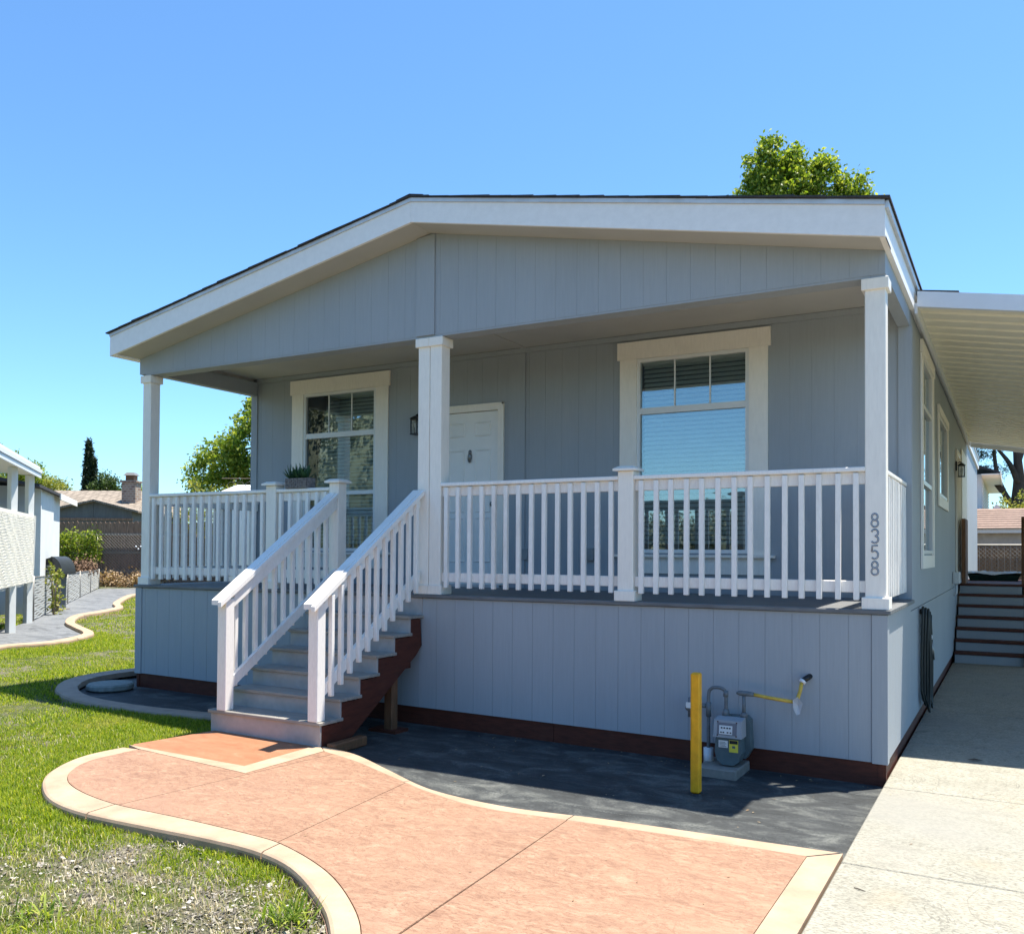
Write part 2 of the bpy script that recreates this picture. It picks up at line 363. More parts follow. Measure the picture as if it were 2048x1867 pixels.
def inpoly(x, y, poly):
    x = np.asarray(x); y = np.asarray(y); r = np.zeros(x.shape, bool); n = len(poly)
    for i in range(n):
        x0, y0 = poly[i]; x1, y1 = poly[(i+1) % n]
        if y0 == y1: continue
        c = ((y0 > y) != (y1 > y)) & (x < (x1-x0)*(y-y0)/(y1-y0)+x0); r ^= c
    return r
def spline(pts, n=8):
    P = [np.array(p, float) for p in pts]; P = [2*P[0]-P[1]]+P+[2*P[-1]-P[-2]]; o = []
    for i in range(1, len(P)-2):
        for t in np.arange(n)/n:
            o.append(.5*((2*P[i])+(-P[i-1]+P[i+1])*t+(2*P[i-1]-5*P[i]+4*P[i+1]-P[i+2])*t*t+(-P[i-1]+3*P[i]-3*P[i+1]+P[i+2])*t**3))
    o.append(P[-2]); return [tuple(p) for p in o]
def vnoise(x, y, s, seed=0):
    return np.array([noise.noise(Vector((a*s+seed*17.3, b*s-seed*9.1, seed*3.7))) for a, b in zip(x, y)])

# ================================================================== SETTING
def G(x, y=0): return .02+.02*min(max(0., -x-3), 26.)
Gv = lambda x: .02+.02*np.clip(-x-3, 0, 26)
path_z = lambda x, y: .05+.013*max(0., -x)
asph_z = lambda x, y: .012*max(0., -x)

low_out = spline([(-5.263, -1.5), (-5.389, -2.296), (-5.364, -2.688), (-5.14, -3.06), (-4.854, -3.296), (-4.492, -3.47), (-4.085, -3.53), (-3.531, -3.50), (-3.147, -3.47), (-2.75, -3.47), (-2.411, -3.556), (-2.056, -3.766), (-1.817, -3.954), (-1.62, -4.2), (-1.5, -4.6), (-1.45, -5.2), (-1.45, -8.6)], 6)
low_in = spline([(-5.215, -2.30), (-5.19, -2.70), (-4.99, -3.00), (-4.66, -3.20), (-4.119, -3.31), (-3.499, -3.29), (-2.991, -3.29), (-2.68, -3.32), (-2.235, -3.489), (-1.877, -3.726), (-1.6, -3.989), (-1.42, -4.3), (-1.31, -4.7), (-1.27, -5.2), (-1.27, -8.6)], 6)
up_out = spline([(-4.136, -1.36), (-3.71, -1.44), (-3.237, -1.664), (-2.737, -1.915), (-2.397, -2.003), (-1.985, -2.03), (-1.665, -1.985), (-1.347, -1.93), (-.73, -1.874), (-.012, -1.81)], 6)
up_in = spline([(-3.953, -1.52), (-3.542, -1.641), (-3.048, -1.854), (-2.572, -2.05), (-2.12, -2.15), (-1.522, -2.09), (-.982, -2.034), (-.175, -1.975)], 6)
path_outline = low_out + [(-.012, -8.6)] + up_out[::-1]
bed_out = spline([(-8.75, 6.0), (-8.85, 2.5), (-8.95, .7), (-9.0, .2), (-8.796, -.427), (-8.254, -.93), (-7.545, -1.18), (-6.732, -1.2), (-6.183, -1.111), (-5.805, -1.02), (-5.3, -.95)], 6)
bed_in = spline([(-8.55, 6.0), (-8.62, 2.5), (-8.68, .7), (-8.70, .1), (-8.55, -.33), (-8.15, -.73), (-7.55, -.99), (-6.80, -1.02), (-6.2, -.93), (-5.8, -.85), (-5.3, -.80)], 6)
fp_r = spline([(-10.8, -2.2), (-11.6, -.6), (-12.2, .75), (-12.15, 1.55), (-12.55, 2.35), (-13.0, 2.75), (-13.85, 3.15), (-14.8, 3.65), (-15.9, 4.6), (-16.55, 5.7), (-17.15, 6.5), (-18.3, 7.3), (-20.3, 9.2), (-20.9, 10.0), (-22.2, 11.3)], 6)
fp_l = [(-13.2, -2.4), (-14.0, .3), (-14.5, 2.2), (-15.7, 3.5), (-19.3, 6.7), (-24.2, 11.2), (-23.6, 12.4)]
far_outline = fp_r + fp_l[::-1]
house_poly = [(-8.13, 0), (0, 0), (0, 19), (-8.13, 19)]
drive_poly = [(-.01, -9), (4.3, -9), (4.3, 13.3), (-.01, 13.3)]
bed_poly = bed_out + [(-5.3, 0.3), (-8.13, .3), (-8.13, 6)]
asph_poly = [(-5.4, .1), (-5.4, -1.3), (-4.1, -1.36)] + up_out + [(0, .1)]
paved = [path_outline, bed_poly, far_outline, house_poly, drive_poly, asph_poly]

# ground sheet
gx = np.unique(np.concatenate([[-400, -250, -150, -100, -70, -50], np.arange(-40, -12, 1.0), np.arange(-12, 1.0, .12), np.arange(1, 6, .5), [8, 12, 20, 35, 60, 100, 180, 300, 400]]))
gy = np.unique(np.concatenate([[-400, -250, -150, -90, -60, -40, -25, -16, -12], np.arange(-10, 4, .12), np.arange(4, 24, .5), [27, 31, 38, 50, 70, 110, 180, 300, 400]]))
XX, YY = np.meshgrid(gx, gy); xx = XX.ravel(); yy = YY.ravel()
zz = Gv(xx) + .018*vnoise(xx, yy, .8, 1)*(np.hypot(xx+4, yy+4) < 12) + .010*vnoise(xx, yy, 3.1, 2)*(np.hypot(xx+4, yy+4) < 9)
drop = np.zeros(xx.shape, bool)
for p in paved: drop |= inpoly(xx, yy, p)
zz[drop] -= .17
road = yy < -8.7
zz[road] = -.06
nx, ny = len(gx), len(gy); ii = np.arange(nx*ny).reshape(ny, nx)
F = np.stack([ii[:-1, :-1].ravel(), ii[:-1, 1:].ravel(), ii[1:, 1:].ravel(), ii[1:, :-1].ravel()], 1)
npmesh('ground', np.stack([xx, yy, zz], 1), F, SOIL, smooth=True, kind='structure')
MB().prism([(-120, -8.7), (120, -8.7), (120, -17), (-120, -17)], 0.0, -.05).build('street', ROAD, kind='structure')

# ---- salmon path with tan borders and control joints
path = MB().prism([(p[0]*.995-.02, p[1]) for p in low_out]+[(-.05, -8.6)]+[(p[0], p[1]-.04) for p in up_out[::-1]], lambda x, y: path_z(x, y)-.035, lambda x, y: -.12).build('path', plain('path_joint_grit', (.20, .12, .085), .9, .3, 30), kind='structure')
def clip_x(poly, xa, xb):
    def half(P, f, inter):
        o = []
        for i in range(len(P)):
            a, b = P[i], P[(i+1) % len(P)]
            if f(a): o.append(a)
            if f(a) != f(b): o.append(inter(a, b))
        return o
    def cut(P, n, d):   # keep n.p >= d
        g = lambda p: n[0]*p[0]+n[1]*p[1]-d
        return half(P, lambda p: g(p) >= 0, lambda a, b: tuple(np.array(a)+(np.array(b)-np.array(a))*(g(a)/(g(a)-g(b)))))
    for a, sgn in ((xa, 1), (xb, -1)):
        if a is None: continue
        (x0, y0), (x1, y1) = a; dx, dy = x1-x0, y1-y0; L = math.hypot(dx, dy); n = (dy/L*sgn, -dx/L*sgn)
        if (n[0]*sgn) < 0: n = (-n[0], -n[1])
        d = n[0]*x0+n[1]*y0+.003
        poly = cut(poly, n, d)
    return poly
JA = ((-4.085, -3.6), (-3.93, -2.3)); JB = ((-2.70, -3.6), (-2.90, -1.6)); JC = ((-1.43, -4.6), (-1.56, -1.9)); JD = ((-1.2, -5.9), (-.1, -5.86))
inner = low_in + [(-.175, -8.6)] + up_in[::-1] + [(-3.965, -2.345), (-5.19, -2.26)]
inner = [(p[0], p[1]) for p in inner]
def grow_in(poly, e=.004):
    return poly
for a, b in ((None, JA), (JA, JB), (JB, JC), (JC, None)):
    P = clip_x(inner, a, b)
    MB().prism(P, path_z, lambda x, y: path_z(x, y)-.06).build('paving_slab', STAMP, path)
def curb(inn, outp, mat, parent, topf, name='border_strip', deep=.2, rnd=.022, gap=.004):
    """strip between two polylines of the same arc parametrisation with a rounded outer edge"""
    def resample(P, n):
        P = np.array(P); s = np.r_[0, np.cumsum(np.hypot(*np.diff(P, axis=0).T))]; t = np.linspace(0, s[-1], n)
        return np.stack([np.interp(t, s, P[:, 0]), np.interp(t, s, P[:, 1])], 1)
    n = 40; A = resample(inn, n); B = resample(outp, n); V = []; F = []
    for a, b in zip(A, B):
        d = (b-a)/np.linalg.norm(b-a); a2 = a+d*gap; z = topf(*a)
        pr = [(a2, z-.06), (a2, z-.003), (a2+d*.004, z), (b-d*rnd, z), (b-d*rnd*.3, z-rnd*.3), (b, z-rnd), (b, z-deep)]
        V += [(p[0], p[1], q) for p, q in pr]
    k = 7
    for i in range(n-1):
        for j in range(k-1): F.append((i*k+j, (i+1)*k+j, (i+1)*k+j+1, i*k+j+1))
    F += [tuple(range(k)), tuple(range((n-1)*k, n*k))]
    return MB().add(V, F).build(name, mat, parent, smooth=False)
def seg(P, f0, f1):
    P = np.array(P); s = np.r_[0, np.cumsum(np.hypot(*np.diff(P, axis=0).T))]; s /= s[-1]
    t = np.linspace(f0, f1, 60); return [tuple(q) for q in np.stack([np.interp(t, s, P[:, 0]), np.interp(t, s, P[:, 1])], 1)]
def near(P, pt):
    P = np.array(P); s = np.r_[0, np.cumsum(np.hypot(*np.diff(P, axis=0).T))]; s /= s[-1]
    t = np.linspace(0, 1, 600); q = np.stack([np.interp(t, s, P[:, 0]), np.interp(t, s, P[:, 1])], 1)
    return t[np.argmin(np.hypot(q[:, 0]-pt[0], q[:, 1]-pt[1]))]
lo = low_out; li = [(-5.2, -2.26)] + low_in
s0 = near(lo, (-5.385, -2.27))
cuts_o = [s0, near(lo, (-4.06, -3.53)), near(lo, (-2.69, -3.47)), near(lo, (-1.45, -5.6)), 1.0]
cuts_i = [0.0, near(li, (-4.08, -3.31)), near(li, (-2.70, -3.32)), near(li, (-1.27, -5.6)), 1.0]
for i in range(4): curb(seg(li, cuts_i[i]+.0006, cuts_i[i+1]-.0006), seg(lo, cuts_o[i]+.0006, cuts_o[i+1]-.0006), BORD, path, path_z)
cu_o = [0, near(up_out, (-2.86, -1.84)), near(up_out, (-1.56, -1.97)), 1.0]; cu_i = [0, near(up_in, (-2.9, -1.93)), near(up_in, (-1.56, -2.09)), 1.0]
for i in range(3): curb(seg(up_in, cu_i[i]+.001, cu_i[i+1]-.001), seg(up_out, cu_o[i]+.001, cu_o[i+1]-.001), BORD, path, path_z)
MB().prism([(-.171, -1.985), (-.012, -1.82), (-.012, -8.6), (-.171, -8.6)], path_z, lambda x, y: path_z(x, y)-.15).build('border_strip', BORD, path)
# orange landing pad and its L border
MB().prism([(-5.26, -1.40), (-5.385, -2.16), (-5.36, -2.20), (-4.13, -2.195), (-4.15, -1.40)], path_z, lambda x, y: path_z(x, y)-.15).build('landing_slab', PADM, path)
MB().prism([(-5.385, -2.208), (-5.21, -2.258), (-3.97, -2.345), (-4.125, -2.203)], lambda x, y: path_z(x, y)+.003, lambda x, y: path_z(x, y)-.15).build('border_strip', BORD, path)
MB().prism([(-4.122, -2.206), (-3.966, -2.348), (-3.958, -1.52), (-4.142, -1.37)], lambda x, y: path_z(x, y)+.003, lambda x, y: path_z(x, y)-.15).build('border_strip', BORD, path)

# ---- driveway slabs
drv = MB().prism([(0, -9), (4.3, -9), (4.3, 13.3), (0, 13.3)], .02, -.12).build('driveway', JOINT, kind='structure')
ys = [-9, -7.36, -5.56, -3.76, -1.975, -.205, 1.55, 3.35, 5.15, 6.95, 8.75, 10.55, 13.3]
for a, b in zip(ys[:-1], ys[1:]): cbox(0.0, 4.3, a+.004, b-.004, -.1, .05, c=.008).build('concrete_slab', DRIVE, drv)

# ---- dark paving beside the house, in strips
bedf = MB().prism([(p[0], p[1]) for p in asph_poly], lambda x, y: asph_z(x, y)-.0012, -.12).build('dark_paving', JOINT, kind='structure')
yb = .02; k = 0
strips = [-.05, -.33, -.60, -.86, -1.12, -1.38, -1.64, -1.90, -2.12]
for a, b in zip(strips[:-1], strips[1:]):
    P = [(p[0], p[1]) for p in asph_poly]
    def ccut(P, lim, keep_below):
        o = []
        for i in range(len(P)):
            p, q = P[i], P[(i+1) % len(P)]; fp = (p[1] <= lim) == keep_below or p[1] == lim; fq = (q[1] <= lim) == keep_below or q[1] == lim
            if fp: o.append(p)
            if fp != fq: t = (lim-p[1])/(q[1]-p[1]); o.append((p[0]+(q[0]-p[0])*t, lim))
        return o
    P = ccut(ccut(P, a-.0025 if k else .1, True), b+.0025, False); k += 1
    P = [p for i, p in enumerate(P) if i == 0 or abs(p[0]-P[i-1][0])+abs(p[1]-P[i-1][1]) > 1e-4]
    if len(P) >= 3: MB().prism(P, lambda x, y: asph_z(x, y), -.1).build('paving_strip', ASPH, bedf)
bed = MB().prism([(p[0], p[1]) for p in bed_in]+[(-5.25, -.8), (-5.25, .05), (-8.0, .05), (-8.0, 6)], lambda x, y: .012+.010*max(0, -x), -.1).build('side_bed_paving', ASPH, kind='structure')
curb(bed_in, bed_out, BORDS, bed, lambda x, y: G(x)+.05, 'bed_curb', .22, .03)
fpz = lambda x, y: G(x)+.012
fpath = MB().prism(far_outline, fpz, lambda x, y: G(x)-.1).build('far_path', ASPH2, kind='structure')
def offs(P, d):
    P = np.array(P); T = np.gradient(P, axis=0); T /= np.linalg.norm(T, axis=1)[:, None]; return [tuple(q) for q in P+np.stack([T[:, 1], -T[:, 0]], 1)*d]
fo = offs(fp_r, .17)
for i in range(4): curb(seg(fp_r, i/4+.0004, (i+1)/4-.0004), seg(fo, i/4+.0004, (i+1)/4-.0004), BORD, fpath, lambda x, y: G(x)+.07, 'path_curb', .2, .03)

# ================================================================== HOUSE
W = 8.13; D = 1.279; P = 1.795; YB = 19.0; ZC = 3.97; BEAM = 3.735
XPK = -4.01; FOV = -.338
house = thing('manufactured_house', (-4, 8, 0), 'blue-grey manufactured house with white trim and a covered front porch', 'house')
def Tfront(s, d, z): return (s, P-d, z)          # s along x, d outward
def Tskirt(s, d, z): return (s, -d, z)
def Tside(s, d, z): return (d, s, z)
def Tleft(s, d, z): return (-W-d, s, z)
def wall_pieces(s0, s1, zlo, zhi, openings):
    """rectangles of the wall left around the openings; zlo/zhi functions of s"""
    cuts = sorted({s0, s1}|{o[0] for o in openings if s0 < o[0] < s1}|{o[1] for o in openings if s0 < o[1] < s1}); o_ = []
    for a, b in zip(cuts[:-1], cuts[1:]):
        segs = [(None, None)]; m_ = (a+b)/2; hs = sorted([(o[2], o[3]) for o in openings if o[0] <= m_ <= o[1]])
        lo_ = None
        for h in hs: o_.append((a, b, lo_, h[0])); lo_ = h[1]
        o_.append((a, b, lo_, None))
    return o_
def slab(mb, T, a, b, d0, d1, za, zb):
    """box in wall coordinates whose bottom/top may differ at both ends: za=(z at a,z at b)"""
    V = [T(a, d0, za[0]), T(a, d0, zb[0]), T(a, d1, za[0]), T(a, d1, zb[0]), T(b, d0, za[1]), T(b, d0, zb[1]), T(b, d1, za[1]), T(b, d1, zb[1])]
    mb.add(V, [(0, 1, 3, 2), (4, 6, 7, 5), (0, 4, 5, 1), (2, 3, 7, 6), (0, 2, 6, 4), (1, 5, 7, 3)])
def wall(name, T, s0, s1, zlo, zhi, openings, parent, pitch=.2032, thick=.09, brk=(), start=None, boards=True, mat=None, gap=.0007, proud=.003, smax=None):
    f = lambda g: (g if callable(g) else (lambda s: g)); zlo, zhi = f(zlo), f(zhi); mat = mat or SIDE
    mb = MB(); pk = [s0, s1]+[b for b in brk if s0 < b < s1]
    for i in range(len(sorted(pk))-1):
        A, B = sorted(pk)[i:i+2]
        for a, b, l, h in wall_pieces(A, B, zlo, zhi, openings):
            slab(mb, T, a, b, -thick, 0, (zlo(a) if l is None else l, zlo(b) if l is None else l), (zhi(a) if h is None else h, zhi(b) if h is None else h))
    wl = mb.build(name, mat, parent)
    if boards:
        e = start if start is not None else s0; ed = [s0]
        sE = s1 if smax is None else min(s1, smax)
        while e < sE-.03:
            if e > s0+.03: ed.append(e)
            e += pitch
        ed.append(sE)
        for A, B in zip(ed[:-1], ed[1:]):
            wid = gap*(1.7 if len(ed) > 8 and ed.index(A) % 6 == 0 else 1); A2, B2 = A+wid, B-gap; cut = sorted([A2, B2]+[b for b in brk if A2 < b < B2])
            for c0, c1 in zip(cut[:-1], cut[1:]):
                for a, b, l, h in wall_pieces(c0, c1, zlo, zhi, openings):
                    z0 = (zlo(a) if l is None else l, zlo(b) if l is None else l); z1 = (zhi(a) if h is None else h, zhi(b) if h is None else h)
                    if z1[0]-z0[0] > .01 or z1[1]-z0[1] > .01: mb = MB(); slab(mb, T, a, b, .0, proud, z0, z1); mb.build('siding_board', mat, wl)
    return wl

# --- windows
def window(T, fo0, fo1, z0, z1, cas, parent, mull, munt, label=None, apron=True, blind=True, header=.184, lites=None, room=2.2):
    """fo0..fo1 / z0..z1: outer size of the white vinyl frame; cas: casing width"""
    ob = lambda mb, n, mt, p, **k: mb.build(n, mt, p, **k)
    b = lambda a0, a1, d0, d1, c0, c1: box(a0, a1, d0, d1, c0, c1, T)
    win = put(None, 'window', parent, T((fo0+fo1)/2, 0, z0))
    for c0_, c1_ in ((fo0-cas, fo0), (fo1, fo1+cas)): box(c0_, c1_, .0065, .026, z0-.015, z1, T).build('window_casing', TRIM, win)
    if label: win['label'] = label
    ob(b(fo0-cas-.027, fo1+cas+.027, .0065, .034, z1+.001, z1+header), 'window_header', TRIM, win)
    if apron:
        ob(b(fo0-cas-.07, fo1+cas+.07, .0065, .07, z0-.043, z0-.016), 'window_sill', TRIM, win)
        ob(b(fo0-cas-.01, fo1+cas+.01, .0065, .024, z0-.21, z0-.044), 'window_apron', TRIM, win)
    else: ob(b(fo0-cas, fo1+cas, .0065, .026, z0-cas, z0-.016), 'window_apron', TRIM, win)
    fwid = .037; mb = MB()
    mb.box(fo0+.001, fo0+fwid, -.05, .014, z0, z1-.001, T).box(fo1-fwid, fo1-.001, -.05, .014, z0, z1-.001, T)
    mb.box(fo0+fwid, fo1-fwid, -.05, .014, z1-fwid, z1-.001, T).box(fo0+fwid, fo1-fwid, -.05, .014, z0, z0+fwid, T)
    for a, c in mull: mb.box(fo0+fwid, fo1-fwid, -.05, .011, a, c, T)
    ob(mb, 'window_frame', VINYL, win)
    edges = [z0+fwid]+[q for ac in mull for q in ac]+[z1-fwid]
    for i in range(0, len(edges), 2):
        mb = MB(); g = [T(fo0+fwid, -.018, edges[i]), T(fo1-fwid, -.018, edges[i]), T(fo1-fwid, -.018, edges[i+1]), T(fo0+fwid, -.018, edges[i+1])]
        ob(b(fo0+fwid, fo1-fwid, -.021, -.018, edges[i], edges[i+1]), 'pane', GLASS, win)
    for mx_ in munt: ob(b(mx_-.008, mx_+.008, -.0175, -.010, edges[-2], edges[-1]), 'muntin', VINYL, win)
    if blind:
        zt = z1-fwid-.02; zb_ = z0+fwid+.03; n = int((zt-zb_)/.047); tl = R(-56); hw = .0235
        mb = MB()
        for dz, dd in ((0, 0),):
            A = [(-hw*math.cos(tl), -hw*math.sin(tl)), (0, .0035), (hw*math.cos(tl), hw*math.sin(tl))]
            V = []
            for s in (fo0+fwid+.012, fo1-fwid-.012):
                for d_, z_ in A: V.append(Vector(T(s, d_-.085, z_))-Vector(T(0, 0, 0)))
            O = Vector(T(0, 0, 0)); mb.add([v+O for v in V], [(0, 1, 4, 3), (1, 2, 5, 4)])
        me = mb.mesh('blind_slat', BLIND)
        for i in range(n): put(me, 'blind_slat', win, (0, 0, zt-.02-i*.047))
        ob(b(fo0+fwid+.008, fo1-fwid-.008, -.11, -.06, zt-.005, zt+.03), 'blind_headrail', BLIND, win)
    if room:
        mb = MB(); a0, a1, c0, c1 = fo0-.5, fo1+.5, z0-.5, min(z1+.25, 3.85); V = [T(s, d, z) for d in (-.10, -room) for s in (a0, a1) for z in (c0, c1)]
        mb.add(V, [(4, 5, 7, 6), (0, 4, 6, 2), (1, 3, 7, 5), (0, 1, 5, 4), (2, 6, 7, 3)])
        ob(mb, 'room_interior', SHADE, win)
    return win

WL = (-7.219, -6.041); WRt = (-2.626, -1.451); WZ = (1.683, 3.707)
MUL = [(2.392, 2.44), (3.125, 3.19)]
DR = (-5.10, -4.30)
SW1 = (2.90, 4.15, 1.69, 3.70); SW2 = (5.20, 6.75, 2.42, 3.42); SD = (9.05, 10.0)
op_f = [(WL[0], WL[1], WZ[0], WZ[1]), (WRt[0], WRt[1], WZ[0], WZ[1]), (DR[0]-.02, DR[1]+.02, D-.1, 3.32)]
fwall = wall('front_wall', Tfront, -W+.005, -.005, D-.05, ZC, op_f, house, start=-W+.16)
op_s = [SW1, SW2, (SD[0]-.02, SD[1]+.02, 1.2, 3.32)]
swall = wall('side_wall', Tside, P-.006, YB, 1.18, 3.93, op_s, house, start=P+.1, smax=8.2)
wall('side_skirting', Tside, P-.006, YB, lambda s: .17, 1.172, [], house, start=P+.1, smax=8.2)
wall('side_wall', Tleft, P-.006, YB, .3, 3.93, [], house, boards=False)
box(-W, 0, YB, YB+.1, .1, 4.0).build('rear_wall', SIDE, house)
sb = lambda x: .169+.0107*(-x)
wall('front_skirting', Tskirt, -W+.098, -.098, sb, D-.036, [], house, start=-W+.15, gap=.0011, proud=.004)
wall('porch_side_skirting', Tside, .002, P-.008, .169, D-.036, [], house, start=.16, thick=.06)
wall('porch_side_skirting', Tleft, .002, P+.2, .26, D-.036, [], house, start=.16, thick=.06)
# corner boards
mb = MB(); slab(mb, Tskirt, -.095, .012, -.09, .014, (sb(-.1)-.006, sb(0)-.006), (D-.037, D-.037)); mb.build('corner_board', SIDE, house)
mb = MB(); slab(mb, Tskirt, -W-.008, -W+.095, -.09, .014, (sb(-W)-.006,)*2, (D-.037,)*2); mb.build('corner_board', SIDE, house)
box(-.098, .014, P-.02, P+.12, D+.002, 3.75).build('corner_board', SIDE, house)
box(-W-.012, -W+.095, P-.02, P+.12, D+.002, 3.75).build('corner_board', SIDE, house)
box(-4.16, -3.95, P-.02, P-.0065, D+.002, 3.912).build('seam_board', SIDE, house)
box(-W+.1, -.1, P-.028, P-.0065, 3.913, ZC-.002).build('frieze_board', SIDE, house)
# base boards
def base_board(T, s0, s1, zt, zb, name='base_board'):
    mb = MB(); n = max(1, round((s1-s0)/2.4))
    for i in range(n):
        a = s0+(s1-s0)*i/n; b = s0+(s1-s0)*(i+1)/n; mb = MB(); slab(mb, T, a+.002, b-.002, -.05, -.012, (zb(a), zb(b)), (zt(a), zt(b))); mb.build(name, REDW, house)
base_board(Tskirt, -W+.05, .0, lambda s: sb(s)+.03, lambda s: -.05)
base_board(lambda s, d, z: (d-.006, s, z), .004, YB, lambda s: .20, lambda s: -.05)
base_board(Tleft, .0, 6, lambda s: .29, lambda s: 0)

# --- porch: deck, ceiling, gable, beams, posts
deckp = box(-W, -.0, .02, P, D-.2, D-.04).build('deck_frame', REDW, house)
n = 13; bw = (P+.03-.008)/n
for i in range(n): cbox(-W-.03, .035 if i < 99 else 0, -.03+i*bw+.002, -.03+(i+1)*bw-.002, D-.032, D, c=.004).build('deck_board', DECK, deckp)
box(-W+.1, -.1, .176, P-.03, ZC, ZC+.03).build('porch_ceiling', CEIL, house)
box(-4.0, -3.94, .18, P-.03, ZC-.006, ZC-.0005).build('ceiling_batten', CEIL, house)
RS_L = lambda x, z0, zp: z0+(zp-z0)*(x-(-8.222))/(XPK+8.222); RS_R = lambda x, z0, zp: z0+(zp-z0)*(.0375-x)/(.0375-XPK)
rz = lambda x, z0, zp: RS_L(x, z0, zp) if x < XPK else RS_R(x, z0, zp)
soff = lambda s: rz(s, 3.8985, 4.708)
wall('gable_wall', Tskirt, -W, 0., BEAM, lambda s: soff(s)-.001, [], house, thick=.17, brk=(XPK,), start=-W+.16)
box(-W+.1, -.102, .0, .172, BEAM-.018, BEAM-.001).build('beam_soffit', SIDE, house)
mb = MB(); slab(mb, Tskirt, -4.168, -3.962, .0065, .02, (BEAM+.0,)*2, (soff(-4.168)-.003, soff(-3.962)-.003)); mb.build('gable_seam_board', SIDE, house)
box(-.1, .0, .172, P-.021, BEAM+.015, 3.93).build('side_beam', SIDE, house)
box(-W, -W+.1, .172, P-.021, BEAM+.015, 3.93).build('side_beam', SIDE, house)
box(-.1, .006, .002, .17, BEAM-.018, BEAM+.0).build('beam_end', SIDE, house)

def post(x0, x1, y0, y1, ztop, split=False, cap='beam', base=True):
    mb = cbox(x0, (x0+x1)/2-.003 if split else x1, y0, y1, D, ztop)
    if split: mb.cbox((x0+x1)/2+.003, x1, y0, y1, D, ztop)
    p = mb.build('porch_post', TRIM, house); e = .022
    if base:
        if split:
            xm = (x0+x1)/2; MB().cbox(x0-e, xm-.001, y0-e, y1+e, D+.001, D+.088, c=.004).cbox(xm+.001, x1+e, y0-e, y1+e, D+.001, D+.088, c=.004).build('post_base', TRIM, p)
        else: cbox(x0-e, x1+e, y0-e, y1+e, D+.001, D+.088, c=.004).build('post_base', TRIM, p)
    if cap == 'beam':
        if split:
            xm = (x0+x1)/2; MB().cbox(x0-e, xm-.001, y0-e, y1+e, ztop-.085, ztop-.0005, c=.004).cbox(xm+.001, x1+e, y0-e, y1+e, ztop-.085, ztop-.0005, c=.004).build('post_capital', TRIM, p)
        else: cbox(x0-e, x1+e, y0-e, y1+e, ztop-.085, ztop-.0005, c=.004).build('post_capital', TRIM, p)
    else:
        e = .034; V = [(x0-e, y0-e), (x1+e, y0-e), (x1+e, y1+e), (x0-e, y1+e)]; k = .03
        mb = MB().add([(a, b, ztop) for a, b in V]+[(a, b, ztop+.018) for a, b in V]+[((x0+x1)/2+(a-(x0+x1)/2)*.62, (y0+y1)/2+(b-(y0+y1)/2)*.62, ztop+.04) for a, b in V],
                      [(3, 2, 1, 0)]+[(i, (i+1) % 4, (i+1) % 4+4, i+4) for i in range(4)]+[(i+4, (i+1) % 4+4, (i+1) % 4+8, i+8) for i in range(4)]+[(8, 9, 10, 11)])
        mb.build('post_cap', TRIM, p)
    return p
ZT = BEAM-.019
pl = post(-8.088, -7.955, .012, .148, ZT); pc = post(-4.161, -3.895, .012, .16, ZT, split=True); pr_ = post(-.144, .0, .012, .15, ZT)
pm = post(-2.098, -1.96, .0, .135, 2.372, cap='cap'); p3 = post(-6.111, -5.975, .0, .135, 2.372, cap='cap'); p4 = post(-5.239, -5.116, -.005, .125, 2.372, cap='cap')

balme = cbox(-.0195, .0195, -.0195, .0195, 0, .94, c=.003).mesh('baluster', RAILW)
def railing(a, b, axis, at, n):
    """a..b along axis; at = other coordinate of the rail centre"""
    if axis == 'x':
        mb = MB().cbox(a, b, at-.045, at+.045, 2.296, 2.330, c=.005).cbox(a, b, at-.004, at+.034, 2.205, 2.2965, c=.004); br_ = cbox(a, b, at-.004, at+.034, 1.40, 1.487, c=.004)
    else:
        sgn = 1 if at > -1 else -1
        mb = MB().cbox(at-.045, at+.045, a, b, 2.296, 2.330, c=.005)
        mb.cbox(at-.034 if sgn > 0 else at-.004, at+.004 if sgn > 0 else at+.034, a, b, 2.205, 2.2965, c=.004); br_ = cbox(at-.034 if sgn > 0 else at-.004, at+.004 if sgn > 0 else at+.034, a, b, 1.40, 1.487, c=.004)
    r = mb.build('porch_railing', RAILW, house); br_.build('bottom_rail', RAILW, r)
    for i in range(n):
        t = a+(b-a)*(i+.5)/n if n > 0 else a
        jit = random.uniform(-.003, .003)
        o = put(balme, 'baluster', r, ((t+jit, at-.024, 1.345) if axis == 'x' else (at+(.024 if at > -1 else -.024), t+jit, 1.345)))
        o.rotation_euler = (random.uniform(-.002, .002), random.uniform(-.003, .003), random.uniform(-.03, .03))
    return r
RY = .05
railing(-7.955, -6.111, 'x', RY, 14); railing(-5.975, -5.239, 'x', RY, 6); railing(-3.895, -2.098, 'x', RY, 14); railing(-1.96, -.144, 'x', RY, 14)
railing(.15, P-.03, 'y', -.07, 13); railing(.15, P-.03, 'y', -W+.11, 13)

